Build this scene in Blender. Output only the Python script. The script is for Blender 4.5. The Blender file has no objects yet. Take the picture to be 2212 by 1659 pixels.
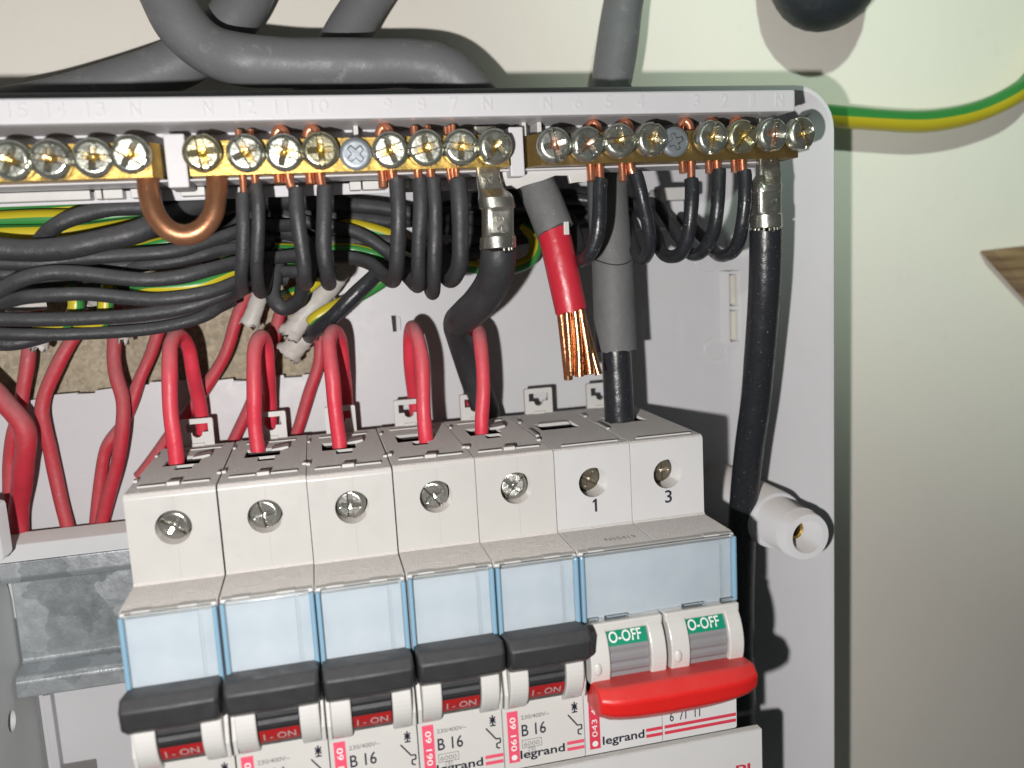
import bpy, bmesh, math, random
from mathutils import Vector, Matrix
random.seed(7)
S = 0.001                                   # everything below is written in millimetres
sc = bpy.context.scene
col = sc.collection

# ------------------------------------------------------------------ camera
RX = ((0, 0, 0), (0, 0, 0), (0, 0, 0))
def _rot(w):
    w = Vector(w); th = w.length
    return Matrix.Rotation(th, 3, w / th)
RC = _rot((0.1366, -0.2241, -0.0704)) @ Matrix(((1, 0, 0), (0, 0, -1), (0, 1, 0)))
CC = Vector((40.3673, -178.4202, 41.9202))
FV = 1848.3076                              # focal length for a 2212 wide picture
cam_d = bpy.data.cameras.new('camera'); cam = bpy.data.objects.new('camera', cam_d); col.objects.link(cam)
cam_d.sensor_width = 36; cam_d.lens = FV / 2212 * 36
cam_d.clip_start = 0.005; cam_d.clip_end = 20
m4 = Matrix(((RC[0][0], -RC[1][0], -RC[2][0]), (RC[0][1], -RC[1][1], -RC[2][1]), (RC[0][2], -RC[1][2], -RC[2][2]))).to_4x4()
cam.matrix_world = Matrix.Translation(CC * S) @ m4
cam_d.dof.use_dof = True; cam_d.dof.focus_distance = 0.200; cam_d.dof.aperture_fstop = 12
sc.camera = cam
def at(vx, vy, y):
    d = RC.transposed() @ Vector(((vx - 1106) / FV, (vy - 829.5) / FV, 1))
    return CC + d * ((y - CC.y) / d.y)

# ------------------------------------------------------------------ world, lamps, exposure
w = bpy.data.worlds.new('World'); sc.world = w; w.use_nodes = True
w.node_tree.nodes['Background'].inputs[0].default_value = (0.80, 0.90, 0.86, 1)
w.node_tree.nodes['Background'].inputs[1].default_value = 0.06
def lamp(kind, name, loc, power, colour, radius):
    d = bpy.data.lights.new(name, kind); d.energy = power; d.color = colour; d.shadow_soft_size = radius * S
    o = bpy.data.objects.new(name, d); col.objects.link(o); o.location = Vector(loc) * S
    return o
lamp('POINT', 'phone_flash', (13.5, -178, 26), 2.05, (1.0, 0.965, 0.94), 2.2)
tgt = Vector((288, 64, 192)); pos = Vector((55, -400, 345))
sp = lamp('SPOT', 'room_lamp', pos, 7.4, (0.80, 1.0, 0.84), 9)
sp.rotation_euler = (tgt - pos).to_track_quat('-Z', 'Y').to_euler()
sp.data.spot_size = math.radians(50); sp.data.spot_blend = 0.8
sc.view_settings.view_transform = 'Standard'; sc.view_settings.look = 'None'
sc.view_settings.exposure = 0; sc.view_settings.gamma = 1
try:
    sc.cycles.use_denoising = True
    sc.cycles.max_bounces = 8; sc.cycles.transparent_max_bounces = 12
except Exception: pass

# ------------------------------------------------------------------ materials
def mat(name, c, rough=0.5, metal=0.0, dust=0.0, dustc=(0.30, 0.275, 0.245), dlo=0.25, dhi=0.95, var=0.0, vscale=400, bump=0.0, bscale=2500,
        scuff=0.0, scuffc=(0.55, 0.55, 0.55), spec=0.5, coat=0.0, speck=0.0, rvar=0.0, lump=0.0, dbump=0.0, fuzz=0.0):
    m = bpy.data.materials.new(name); m.use_nodes = True
    nt = m.node_tree; N = nt.nodes; L = nt.links; b = N['Principled BSDF']
    b.inputs['Roughness'].default_value = rough; b.inputs['Metallic'].default_value = metal
    b.inputs['Specular IOR Level'].default_value = spec
    b.inputs['Coat Weight'].default_value = coat
    rgb = N.new('ShaderNodeRGB'); rgb.outputs[0].default_value = (*c, 1); cur = rgb.outputs[0]
    tc = N.new('ShaderNodeTexCoord'); oi = N.new('ShaderNodeObjectInfo'); sh = N.new('ShaderNodeVectorMath'); sh.operation = 'ADD'
    L.new(tc.outputs['Object'], sh.inputs[0]); L.new(oi.outputs['Random'], sh.inputs[1])
    def noise(scale, detail=3, r=0.6):
        n = N.new('ShaderNodeTexNoise'); n.inputs['Scale'].default_value = scale; n.inputs['Detail'].default_value = detail; n.inputs['Roughness'].default_value = r
        L.new(sh.outputs[0], n.inputs['Vector']); return n.outputs['Fac']
    def rng(src, a, bb, c0, c1):
        n = N.new('ShaderNodeMapRange'); n.inputs[1].default_value = a; n.inputs[2].default_value = bb; n.inputs[3].default_value = c0; n.inputs[4].default_value = c1
        L.new(src, n.inputs[0]); return n.outputs[0]
    def mix(f, a, colr):
        n = N.new('ShaderNodeMix'); n.data_type = 'RGBA'
        if hasattr(f, 'is_output'): L.new(f, n.inputs[0])
        else: n.inputs[0].default_value = f
        L.new(a, n.inputs[6])
        if isinstance(colr, tuple): n.inputs[7].default_value = (*colr, 1)
        else: L.new(colr, n.inputs[7])
        return n.outputs[2]
    if var:
        cur = mix(rng(noise(vscale), 0.3, 0.7, 0, var), cur, tuple(x * 0.55 for x in c))
    if scuff:
        cur = mix(rng(noise(150, 7, 0.8), 0.57, 0.70, 0, scuff), cur, scuffc)
    if speck:
        cur = mix(rng(noise(1600, 2), 0.68, 0.74, 0, speck), cur, (0.6, 0.58, 0.55))
    rs = None
    if dust:
        g = N.new('ShaderNodeNewGeometry'); sx = N.new('ShaderNodeSeparateXYZ'); L.new(g.outputs['Normal'], sx.inputs[0])
        f = rng(sx.outputs['Z'], dlo, dhi, 0, dust)
        mm = N.new('ShaderNodeMath'); mm.operation = 'MULTIPLY'; L.new(f, mm.inputs[0]); L.new(rng(noise(700, 5, 0.7), 0.3, 0.6, 0.72, 1.0), mm.inputs[1])
        cur = mix(mm.outputs[0], cur, dustc)
        if fuzz:
            L.new(rng(mm.outputs[0], 0.1, 0.9, 0, fuzz), b.inputs['Sheen Weight']); b.inputs['Sheen Roughness'].default_value = 0.6
            b.inputs['Sheen Tint'].default_value = (0.95, 0.90, 0.85, 1); b.inputs['Diffuse Roughness'].default_value = 1.0
        rs = rng(mm.outputs[0], 0, 1, rough, 0.95); L.new(rs, b.inputs['Roughness'])
    if rvar:
        a_ = N.new('ShaderNodeMath'); a_.operation = 'ADD'; L.new(rng(noise(260, 6, 0.7), 0.3, 0.7, -rvar, rvar), a_.inputs[0])
        if rs is not None: L.new(rs, a_.inputs[1])
        else: a_.inputs[1].default_value = rough
        L.new(a_.outputs[0], b.inputs['Roughness'])
    L.new(cur, b.inputs['Base Color'])
    if bump:
        n = N.new('ShaderNodeBump'); n.inputs['Strength'].default_value = bump; n.inputs['Distance'].default_value = 0.0003
        L.new(noise(bscale, 4), n.inputs['Height']); L.new(n.outputs[0], b.inputs['Normal'])
        if dbump:
            n3 = N.new('ShaderNodeBump'); n3.inputs['Distance'].default_value = 0.0006; n3.inputs['Strength'].default_value = 1.0
            hm = N.new('ShaderNodeMath'); hm.operation = 'MULTIPLY'; L.new(noise(2600, 3, 0.75), hm.inputs[0]); L.new(rng(mm.outputs[0], 0.2, 0.7, 0, dbump), hm.inputs[1])
            L.new(hm.outputs[0], n3.inputs['Height']); L.new(n3.outputs[0], n.inputs['Normal'])
        if lump:
            n2 = N.new('ShaderNodeBump'); n2.inputs['Strength'].default_value = lump; n2.inputs['Distance'].default_value = 0.0012
            L.new(noise(190, 2, 0.5), n2.inputs['Height']); L.new(n2.outputs[0], n.inputs['Normal'])
    return m

M = {}
M['wall'] = mat('painted_plaster', (0.85, 0.81, 0.735), 0.78, var=0.07, vscale=14, bump=0.16, bscale=420, scuff=0.12, scuffc=(0.50, 0.46, 0.40), lump=0.04)
M['box'] = mat('light_grey_box_plastic', (0.62, 0.62, 0.635), 0.42, dust=0.75, dustc=(0.42, 0.38, 0.35), dlo=0.5, fuzz=0.2, scuff=0.05, scuffc=(0.35, 0.34, 0.33), speck=0.05, var=0.07, vscale=60, bump=0.08, bscale=3500, rvar=0.08)
M['strip'] = mat('white_grey_strip_plastic', (0.585, 0.58, 0.60), 0.45, dust=0.6, dlo=0.5, var=0.06, vscale=90, bump=0.05, rvar=0.08)
M['mcb'] = mat('cream_white_breaker_plastic', (0.535, 0.528, 0.505), 0.36, dust=0.95, dustc=(0.64, 0.605, 0.575), dlo=0.35, dhi=0.8, dbump=1.0, fuzz=1.0, var=0.07, vscale=120, bump=0.10, bscale=4000, rvar=0.1)
M['switch'] = mat('white_switch_plastic', (0.56, 0.56, 0.558), 0.36, dust=0.95, dustc=(0.60, 0.575, 0.55), dlo=0.35, dhi=0.8, dbump=1.2, fuzz=1.0, var=0.07, vscale=120, bump=0.10, bscale=4000, rvar=0.1)
M['clean'] = mat('clean_white_plastic', (0.58, 0.573, 0.552), 0.33, dust=0.35, dlo=0.6, bump=0.03, var=0.08, vscale=200, rvar=0.08)
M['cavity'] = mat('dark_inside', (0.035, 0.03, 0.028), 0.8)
M['seam'] = mat('moulding_seam', (0.42, 0.41, 0.39), 0.7)
M['black'] = mat('black_wire_insulation', (0.028, 0.029, 0.032), 0.50, dust=0.65, dustc=(0.115, 0.115, 0.12), dlo=-0.2, dhi=1.0, bump=0.3, bscale=1800, speck=0.10, rvar=0.14, lump=0.35)
M['blackclean'] = mat('glossy_black_insulation', (0.020, 0.022, 0.026), 0.32, dust=0.4, dustc=(0.11, 0.11, 0.11), dlo=0.1, bump=0.2, bscale=1800, speck=0.3, rvar=0.1, lump=0.3)
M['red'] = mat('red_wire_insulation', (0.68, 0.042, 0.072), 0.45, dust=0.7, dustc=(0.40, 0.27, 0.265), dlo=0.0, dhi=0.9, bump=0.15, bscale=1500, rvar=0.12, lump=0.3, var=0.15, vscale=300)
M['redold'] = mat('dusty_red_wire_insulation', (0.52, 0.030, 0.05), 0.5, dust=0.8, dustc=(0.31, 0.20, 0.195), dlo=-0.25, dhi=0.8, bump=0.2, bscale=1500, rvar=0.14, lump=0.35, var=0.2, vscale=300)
M['redclean'] = mat('clean_red_insulation', (0.50, 0.024, 0.042), 0.35, dust=0.35, dustc=(0.34, 0.18, 0.18), bump=0.15, rvar=0.12, lump=0.3, speck=0.06)
M['grey'] = mat('grey_cable_sheath', (0.165, 0.17, 0.177), 0.48, dust=0.45, dustc=(0.22, 0.22, 0.22), dlo=0, var=0.3, vscale=130, scuff=0.42, scuffc=(0.40, 0.40, 0.40), bump=0.2, bscale=1500, rvar=0.12, lump=0.15)
M['greymat'] = mat('matt_grey_sheath', (0.145, 0.148, 0.150), 0.62, dust=0.35, dustc=(0.25, 0.25, 0.25), var=0.2, vscale=200, bump=0.3, bscale=2500, speck=0.3, lump=0.4)
M['rubber'] = mat('black_rubber', (0.020, 0.024, 0.030), 0.5, bump=0.9, bscale=420, speck=0.15)
M['copper'] = mat('bare_copper', (0.80, 0.34, 0.20), 0.32, metal=0.85, var=0.4, vscale=500, bump=0.05)
M['copperold'] = mat('brown_copper_rod', (0.46, 0.215, 0.115), 0.38, metal=0.75, var=0.7, vscale=160, bump=0.15, bscale=1200, rvar=0.1)
M['strand'] = mat('bright_copper_strand', (0.76, 0.39, 0.20), 0.25, metal=0.95, var=0.8, vscale=500, bump=0.2, rvar=0.1)
M['brass'] = mat('brass', (0.60, 0.40, 0.115), 0.36, metal=0.9, var=0.75, vscale=330, bump=0.25, bscale=1200, rvar=0.14)
M['brassold'] = mat('tarnished_brass', (0.26, 0.175, 0.062), 0.42, metal=0.75, var=0.7, vscale=260, bump=0.25, bscale=1200, rvar=0.14)
def screw_mat(nm, c0, c1):  # centre tint paints coloured glints into the worn plating
    m = mat(nm, c0, 0.30, var=0.4, vscale=700, rvar=0.12, metal=0.92, bump=0.3, bscale=900); nt = m.node_tree; N = nt.nodes; L = nt.links; b = N['Principled BSDF']
    tc = N.new('ShaderNodeTexCoord'); nz = N.new('ShaderNodeTexNoise'); nz.inputs['Scale'].default_value = 500; L.new(tc.outputs['Object'], nz.inputs[0])
    le = N.new('ShaderNodeVectorMath'); le.operation = 'LENGTH'; L.new(tc.outputs['Object'], le.inputs[0])
    r = N.new('ShaderNodeMapRange'); r.inputs[1].default_value = 0.0031; r.inputs[2].default_value = 0.0016; L.new(le.outputs['Value'], r.inputs[0])
    mu = N.new('ShaderNodeMath'); mu.operation = 'MULTIPLY'; L.new(r.outputs[0], mu.inputs[0]); r2 = N.new('ShaderNodeMapRange'); r2.inputs[1].default_value = .35; r2.inputs[2].default_value = .6; L.new(nz.outputs['Fac'], r2.inputs[0]); L.new(r2.outputs[0], mu.inputs[1])
    mx = N.new('ShaderNodeMix'); mx.data_type = 'RGBA'; L.new(mu.outputs[0], mx.inputs[0]); L.new(b.inputs['Base Color'].links[0].from_socket, mx.inputs[6]); mx.inputs[7].default_value = (*c1, 1)
    L.new(mx.outputs[2], b.inputs['Base Color']); return m
M['screw'] = screw_mat('worn_zinc_screw_glint', (0.60, 0.61, 0.53), (0.95, 0.62, 0.16))
M['screwyellow'] = screw_mat('yellow_passivated_screw_glint', (0.60, 0.56, 0.38), (1.0, 0.66, 0.10))
M['screwpink'] = screw_mat('worn_coppery_screw_glint', (0.58, 0.60, 0.54), (0.90, 0.48, 0.32))
M['screwplain'] = mat('plain_zinc_screw', (0.66, 0.66, 0.61), 0.24, metal=0.92, var=0.3, vscale=500, bump=0.35, bscale=700)
M['slotshade'] = mat('painted_slot_shade', (0.10, 0.085, 0.06), 0.5, metal=0.5)  # shade inside the screw slots, painted as a darker colour on the recess faces
M['bronze'] = mat('dull_bronze_screw', (0.30, 0.26, 0.20), 0.3, metal=0.8, bump=0.2, bscale=800)
M['screwgrey'] = mat('grey_screw', (0.27, 0.30, 0.33), 0.42, metal=0.5, bump=0.25, bscale=700)
M['tin'] = mat('tinned_lug', (0.56, 0.55, 0.49), 0.30, metal=0.92, var=0.35, vscale=300, bump=0.12, bscale=900, rvar=0.1)
M['rubberhandle'] = mat('black_toggle_plastic', (0.024, 0.024, 0.026), 0.44, dust=0.45, dustc=(0.085, 0.085, 0.088), dlo=-.2, bump=0.15, bscale=3000, rvar=0.12)
M['greybarrel'] = mat('grey_toggle_plastic', (0.22, 0.22, 0.23), 0.4, dust=0.2)
M['redhandle'] = mat('red_toggle_plastic', (0.62, 0.016, 0.014), 0.36, dust=0.25, dustc=(0.50, 0.15, 0.14), dlo=0.3, bump=0.1, bscale=3000, rvar=0.12)
M['redink'] = mat('red_print', (0.62, 0.045, 0.08), 0.5)
M['pinkink'] = mat('pink_red_print', (0.72, 0.085, 0.15), 0.5)
M['redlabel'] = mat('dark_red_label', (0.36, 0.012, 0.014), 0.45)
M['greenlabel'] = mat('green_label', (0.0, 0.235, 0.13), 0.45)
M['ink'] = mat('black_print', (0.02, 0.02, 0.035), 0.5)
M['greyink'] = mat('grey_print', (0.20, 0.19, 0.185), 0.6)
M['whiteink'] = mat('white_print', (0.75, 0.75, 0.73), 0.5)
M['paleink'] = mat('worn_white_print', (0.42, 0.38, 0.37), 0.5)
M['paper'] = mat('white_label_paper', (0.49, 0.508, 0.525), 0.6, var=0.05, vscale=90)
M['cream'] = mat('cream_insert', (0.66, 0.62, 0.54), 0.5)
M['sheath'] = mat('pale_cut_cable_sheath', (0.50, 0.475, 0.44), 0.5, var=0.3, vscale=180, bump=0.3, bscale=700)
M['blueedge'] = mat('blue_clear_edge', (0.21, 0.36, 0.48), 0.12, coat=0.5)
M['brownmetal'] = mat('brown_clamp_metal', (0.17, 0.09, 0.045), 0.35, metal=0.6)

def glass_sheet():
    m = bpy.data.materials.new('clear_blue_cover'); m.use_nodes = True; nt = m.node_tree; N = nt.nodes; L = nt.links
    N.remove(N['Principled BSDF']); out = N['Material Output']
    t = N.new('ShaderNodeBsdfTransparent'); t.inputs[0].default_value = (0.95, 0.975, 0.99, 1)
    tcc = N.new('ShaderNodeTexCoord'); nz = N.new('ShaderNodeTexNoise'); nz.inputs['Scale'].default_value = 220; nz.inputs['Detail'].default_value = 6; L.new(tcc.outputs['Object'], nz.inputs[0])
    cr = N.new('ShaderNodeValToRGB'); cr.color_ramp.elements[0].position = .3; cr.color_ramp.elements[1].position = .65; cr.color_ramp.elements[0].color = (0.93, 0.955, 0.972, 1); cr.color_ramp.elements[1].color = (0.955, 0.978, 0.99, 1)
    L.new(nz.outputs['Fac'], cr.inputs[0]); L.new(cr.outputs[0], t.inputs[0])
    g = N.new('ShaderNodeBsdfGlossy'); g.inputs['Roughness'].default_value = 0.16
    fr = N.new('ShaderNodeFresnel'); fr.inputs[0].default_value = 1.45
    mx = N.new('ShaderNodeMixShader'); L.new(fr.outputs[0], mx.inputs[0]); L.new(t.outputs[0], mx.inputs[1]); L.new(g.outputs[0], mx.inputs[2])
    L.new(mx.outputs[0], out.inputs[0]); return m
M['cover'] = glass_sheet()

def earth_mat(nm, phase, rnd):
    m = mat(nm, (0.04, 0.27, 0.05), 0.36, bump=0.08); nt = m.node_tree; N = nt.nodes; L = nt.links; b = N['Principled BSDF']
    uv = N.new('ShaderNodeUVMap'); uv.uv_map = 'UVMap'; sx = N.new('ShaderNodeSeparateXYZ'); L.new(uv.outputs[0], sx.inputs[0])
    a = N.new('ShaderNodeMath'); a.operation = 'MULTIPLY_ADD'; a.inputs[1].default_value = 2.0; L.new(sx.outputs[0], a.inputs[0])
    ph = N.new('ShaderNodeMath'); ph.inputs[1].default_value = phase
    o2 = N.new('ShaderNodeObjectInfo'); rr_ = N.new('ShaderNodeMath'); rr_.operation = 'MULTIPLY_ADD'; rr_.inputs[1].default_value = rnd; rr_.inputs[2].default_value = phase; L.new(o2.outputs['Random'], rr_.inputs[0]); L.new(rr_.outputs[0], ph.inputs[1])
    tw = N.new('ShaderNodeMath'); tw.operation = 'MULTIPLY'; tw.inputs[1].default_value = 1.6; L.new(sx.outputs[1], tw.inputs[0]); L.new(tw.outputs[0], ph.inputs[0]); L.new(ph.outputs[0], a.inputs[2])
    f = N.new('ShaderNodeMath'); f.operation = 'FRACT'; L.new(a.outputs[0], f.inputs[0])
    g = N.new('ShaderNodeMath'); g.operation = 'GREATER_THAN'; g.inputs[1].default_value = 0.54; L.new(f.outputs[0], g.inputs[0])
    mx = N.new('ShaderNodeMix'); mx.data_type = 'RGBA'; mx.inputs[6].default_value = (0.04, 0.235, 0.052, 1); mx.inputs[7].default_value = (0.52, 0.425, 0.022, 1)
    L.new(g.outputs[0], mx.inputs[0]); L.new(mx.outputs[2], b.inputs['Base Color']); return m
M['earth'] = earth_mat('green_yellow_insulation', 0.46, 0.0)
M['earthin'] = earth_mat('dusty_green_yellow_insulation', 0.2, 1.0)

def zinc_mat():
    m = mat('galvanised_steel', (0.36, 0.39, 0.40), 0.36, metal=0.6, bump=0.25, bscale=1200, rvar=0.15); nt = m.node_tree; N = nt.nodes; L = nt.links; b = N['Principled BSDF']
    tc = N.new('ShaderNodeTexCoord'); v = N.new('ShaderNodeTexVoronoi'); v.inputs['Scale'].default_value = 95; v.inputs['Randomness'].default_value = 1
    nz = N.new('ShaderNodeTexNoise'); nz.inputs['Scale'].default_value = 300; L.new(tc.outputs['Object'], nz.inputs[0])
    va = N.new('ShaderNodeVectorMath'); va.operation = 'MULTIPLY_ADD'; va.inputs[1].default_value = (0.004, 0.004, 0.004)
    L.new(nz.outputs['Color'], va.inputs[0]); L.new(tc.outputs['Object'], va.inputs[2]); L.new(va.outputs[0], v.inputs['Vector'])
    r = N.new('ShaderNodeValToRGB'); r.color_ramp.elements[0].color = (0.25, 0.28, 0.295, 1); r.color_ramp.elements[1].color = (0.56, 0.59, 0.61, 1)
    L.new(v.outputs['Color'], r.inputs[0]); L.new(r.outputs[0], b.inputs['Base Color']); return m
M['zinc'] = zinc_mat()
M['steel'] = mat('grey_bracket_steel', (0.66, 0.68, 0.68), 0.5, var=0.25, vscale=40, bump=0.1, bscale=600)

def concrete_mat():
    m = mat('rough_cement', (0.42, 0.36, 0.265), 0.9, var=0.55, vscale=220, bump=1.0, bscale=500); nt = m.node_tree; N = nt.nodes; L = nt.links; b = N['Principled BSDF']
    tc = N.new('ShaderNodeTexCoord'); v = N.new('ShaderNodeTexVoronoi'); v.inputs['Scale'].default_value = 950; L.new(tc.outputs['Object'], v.inputs['Vector'])
    r = N.new('ShaderNodeValToRGB'); e = r.color_ramp.elements
    e[0].color = (0.20, 0.165, 0.115, 1); e[0].position = 0.1; e[1].color = (0.52, 0.455, 0.335, 1); e[1].position = 0.9
    L.new(v.outputs['Color'], r.inputs[0])
    src = b.inputs['Base Color'].links[0].from_socket
    mx = N.new('ShaderNodeMix'); mx.data_type = 'RGBA'; mx.inputs[0].default_value = 0.42; L.new(src, mx.inputs[6]); L.new(r.outputs[0], mx.inputs[7]); L.new(mx.outputs[2], b.inputs['Base Color'])
    return m
M['concrete'] = concrete_mat()

def wood_mat():
    m = mat('brown_wood', (0.26, 0.165, 0.085), 0.6, bump=0.2, bscale=300); nt = m.node_tree; N = nt.nodes; L = nt.links; b = N['Principled BSDF']
    tc = N.new('ShaderNodeTexCoord'); mp = N.new('ShaderNodeMapping'); mp.inputs['Rotation'].default_value = (0, math.radians(-47), 0); mp.inputs['Scale'].default_value = (30, 30, 420)
    L.new(tc.outputs['Object'], mp.inputs[0]); n = N.new('ShaderNodeTexNoise'); n.inputs['Scale'].default_value = 1; n.inputs['Detail'].default_value = 5; L.new(mp.outputs[0], n.inputs[0])
    r = N.new('ShaderNodeValToRGB'); e = r.color_ramp.elements; e[0].position = 0.35; e[1].position = 0.7; e[0].color = (0.17, 0.095, 0.045, 1); e[1].color = (0.40, 0.275, 0.15, 1)
    L.new(n.outputs['Fac'], r.inputs[0]); L.new(r.outputs[0], b.inputs['Base Color']); return m
M['wood'] = wood_mat()

# ------------------------------------------------------------------ builders (vertices in world millimetres)
def thing(name, label, cat, base=(0, 0, 0), group=None):
    o = bpy.data.objects.new(name, None); col.objects.link(o); o.location = Vector(base) * S; o.empty_display_size = 0.01
    o['label'] = label; o['category'] = cat
    if group: o['group'] = group
    return o
def base_of(p):
    v = Vector((0, 0, 0))
    while p is not None: v += p.location; p = p.parent
    return v
def obj(name, verts, faces, m, parent=None, smooth=False, uvs=None, bevel=0, seg=2, label=None, angle=None):
    b = base_of(parent)
    me = bpy.data.meshes.new(name); me.from_pydata([Vector(v) * S - b for v in verts], [], faces)
    bm = bmesh.new(); bm.from_mesh(me)
    if uvs is None: bmesh.ops.recalc_face_normals(bm, faces=bm.faces)
    bm.to_mesh(me); bm.free()
    if uvs:
        lay = me.uv_layers.new(name='UVMap')
        for i, l in enumerate(me.loops): lay.data[i].uv = uvs[i]
    me.materials.append(M[m] if isinstance(m, str) else m)
    if smooth: me.polygons.foreach_set('use_smooth', [True] * len(me.polygons))
    o = bpy.data.objects.new(name, me); col.objects.link(o); o.parent = parent
    if bevel:
        md = o.modifiers.new('bevel', 'BEVEL'); md.width = bevel * S; md.segments = seg; md.limit_method = 'ANGLE'; md.angle_limit = math.radians(35); md.harden_normals = False
    if angle is not None:
        me.polygons.foreach_set('use_smooth', [True] * len(me.polygons))
        bm = bmesh.new(); bm.from_mesh(me)
        for e in bm.edges:
            if len(e.link_faces) != 2 or e.calc_face_angle(0) > math.radians(angle): e.smooth = False
        bm.to_mesh(me); bm.free()
    if label: o['label'] = label
    return o
def tag(o, label, cat, group=None):
    o['label'] = label; o['category'] = cat
    if group: o['group'] = group
    return o
def struct(o): o['kind'] = 'structure'; return o
def boxg(x0, x1, y0, y1, z0, z1):
    v = [(x, y, z) for x in (x0, x1) for y in (y0, y1) for z in (z0, z1)]
    f = [(0, 1, 3, 2), (4, 6, 7, 5), (0, 4, 5, 1), (2, 3, 7, 6), (0, 2, 6, 4), (1, 5, 7, 3)]
    return v, f
def merge(*gs):
    V = []; F = []
    for v, f in gs:
        n = len(V); V += list(v); F += [tuple(i + n for i in q) for q in f]
    return V, F
def box(name, x0, x1, y0, y1, z0, z1, m, parent=None, bevel=0.3, label=None):
    return obj(name, *boxg(x0, x1, y0, y1, z0, z1), m, parent, bevel=bevel, label=label)
def extr(prof, axis, a, b):
    # prof: list of 2D points; axis 'x': (y,z) profile; 'y': (x,z) profile
    n = len(prof)
    if axis == 'x': V = [(a, p, q) for p, q in prof] + [(b, p, q) for p, q in prof]
    else: V = [(p, a, q) for p, q in prof] + [(p, b, q) for p, q in prof]
    F = [tuple(range(n)), tuple(range(2 * n - 1, n - 1, -1))] + [(i, (i + 1) % n, n + (i + 1) % n, n + i) for i in range(n)]
    return V, F
def lathe_y(prof, cx, cz, n=28):
    # prof: (radius, y)
    V = []; F = []
    for r, y in prof:
        for k in range(n):
            a = 2 * math.pi * k / n; V.append((cx + r * math.cos(a), y, cz + r * math.sin(a)))
    for i in range(len(prof) - 1):
        for k in range(n): F.append((i * n + k, i * n + (k + 1) % n, (i + 1) * n + (k + 1) % n, (i + 1) * n + k))
    return V, F
def plate(outer, holes, plane, depth=0, hole_depth=None):
    # flat sheet with holes. outer/holes: 2D loops; plane(p,q,d)->xyz
    bm = bmesh.new(); es = []
    for loop in [outer] + holes:
        vs = [bm.verts.new(plane(p, q, 0)) for p, q in loop]
        es += [bm.edges.new((vs[i], vs[(i + 1) % len(vs)])) for i in range(len(vs))]
    bmesh.ops.triangle_fill(bm, edges=es, use_beauty=True)
    bm.verts.index_update()
    V = [tuple(v.co) for v in bm.verts]; F = [tuple(v.index for v in f.verts) for f in bm.faces]; bm.free()
    for loop, dd in [(outer, depth)] + [(h, depth if hole_depth is None else hole_depth) for h in holes]:
        if not dd: continue
        n = len(V); k = len(loop)
        V += [plane(p, q, 0) for p, q in loop] + [plane(p, q, dd) for p, q in loop]
        F += [(n + i, n + (i + 1) % k, n + k + (i + 1) % k, n + k + i) for i in range(k)]
    return V, F
def circ(cx, cy, r, n=24, ry=None):
    ry = ry or r
    return [(cx + r * math.cos(2 * math.pi * k / n), cy + ry * math.sin(2 * math.pi * k / n)) for k in range(n)]
def spline(P, rad, sub=7):
    P = [Vector(p) for p in P]
    if len(P) == 2: P = [P[0], P[0].lerp(P[1], 0.5), P[1]]; rad = [rad[0], (rad[0] + rad[1]) / 2, rad[1]]
    Q = [P[0] * 2 - P[1]] + P + [P[-1] * 2 - P[-2]]; out = []; ro = []
    for i in range(1, len(Q) - 2):
        p0, p1, p2, p3 = Q[i - 1:i + 3]
        t0 = 0; t1 = t0 + max((p1 - p0).length, 1e-4) ** .5; t2 = t1 + max((p2 - p1).length, 1e-4) ** .5; t3 = t2 + max((p3 - p2).length, 1e-4) ** .5
        for k in range(sub):
            t = t1 + (t2 - t1) * k / sub
            a1 = p0 * ((t1 - t) / (t1 - t0)) + p1 * ((t - t0) / (t1 - t0)); a2 = p1 * ((t2 - t) / (t2 - t1)) + p2 * ((t - t1) / (t2 - t1)); a3 = p2 * ((t3 - t) / (t3 - t2)) + p3 * ((t - t2) / (t3 - t2))
            b1 = a1 * ((t2 - t) / (t2 - t0)) + a2 * ((t - t0) / (t2 - t0)); b2 = a2 * ((t3 - t) / (t3 - t1)) + a3 * ((t - t1) / (t3 - t1))
            out.append(b1 * ((t2 - t) / (t2 - t1)) + b2 * ((t - t1) / (t2 - t1))); ro.append(rad[i - 1] + (rad[i] - rad[i - 1]) * k / sub)
    out.append(P[-1]); ro.append(rad[-1]); return out, ro
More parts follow.
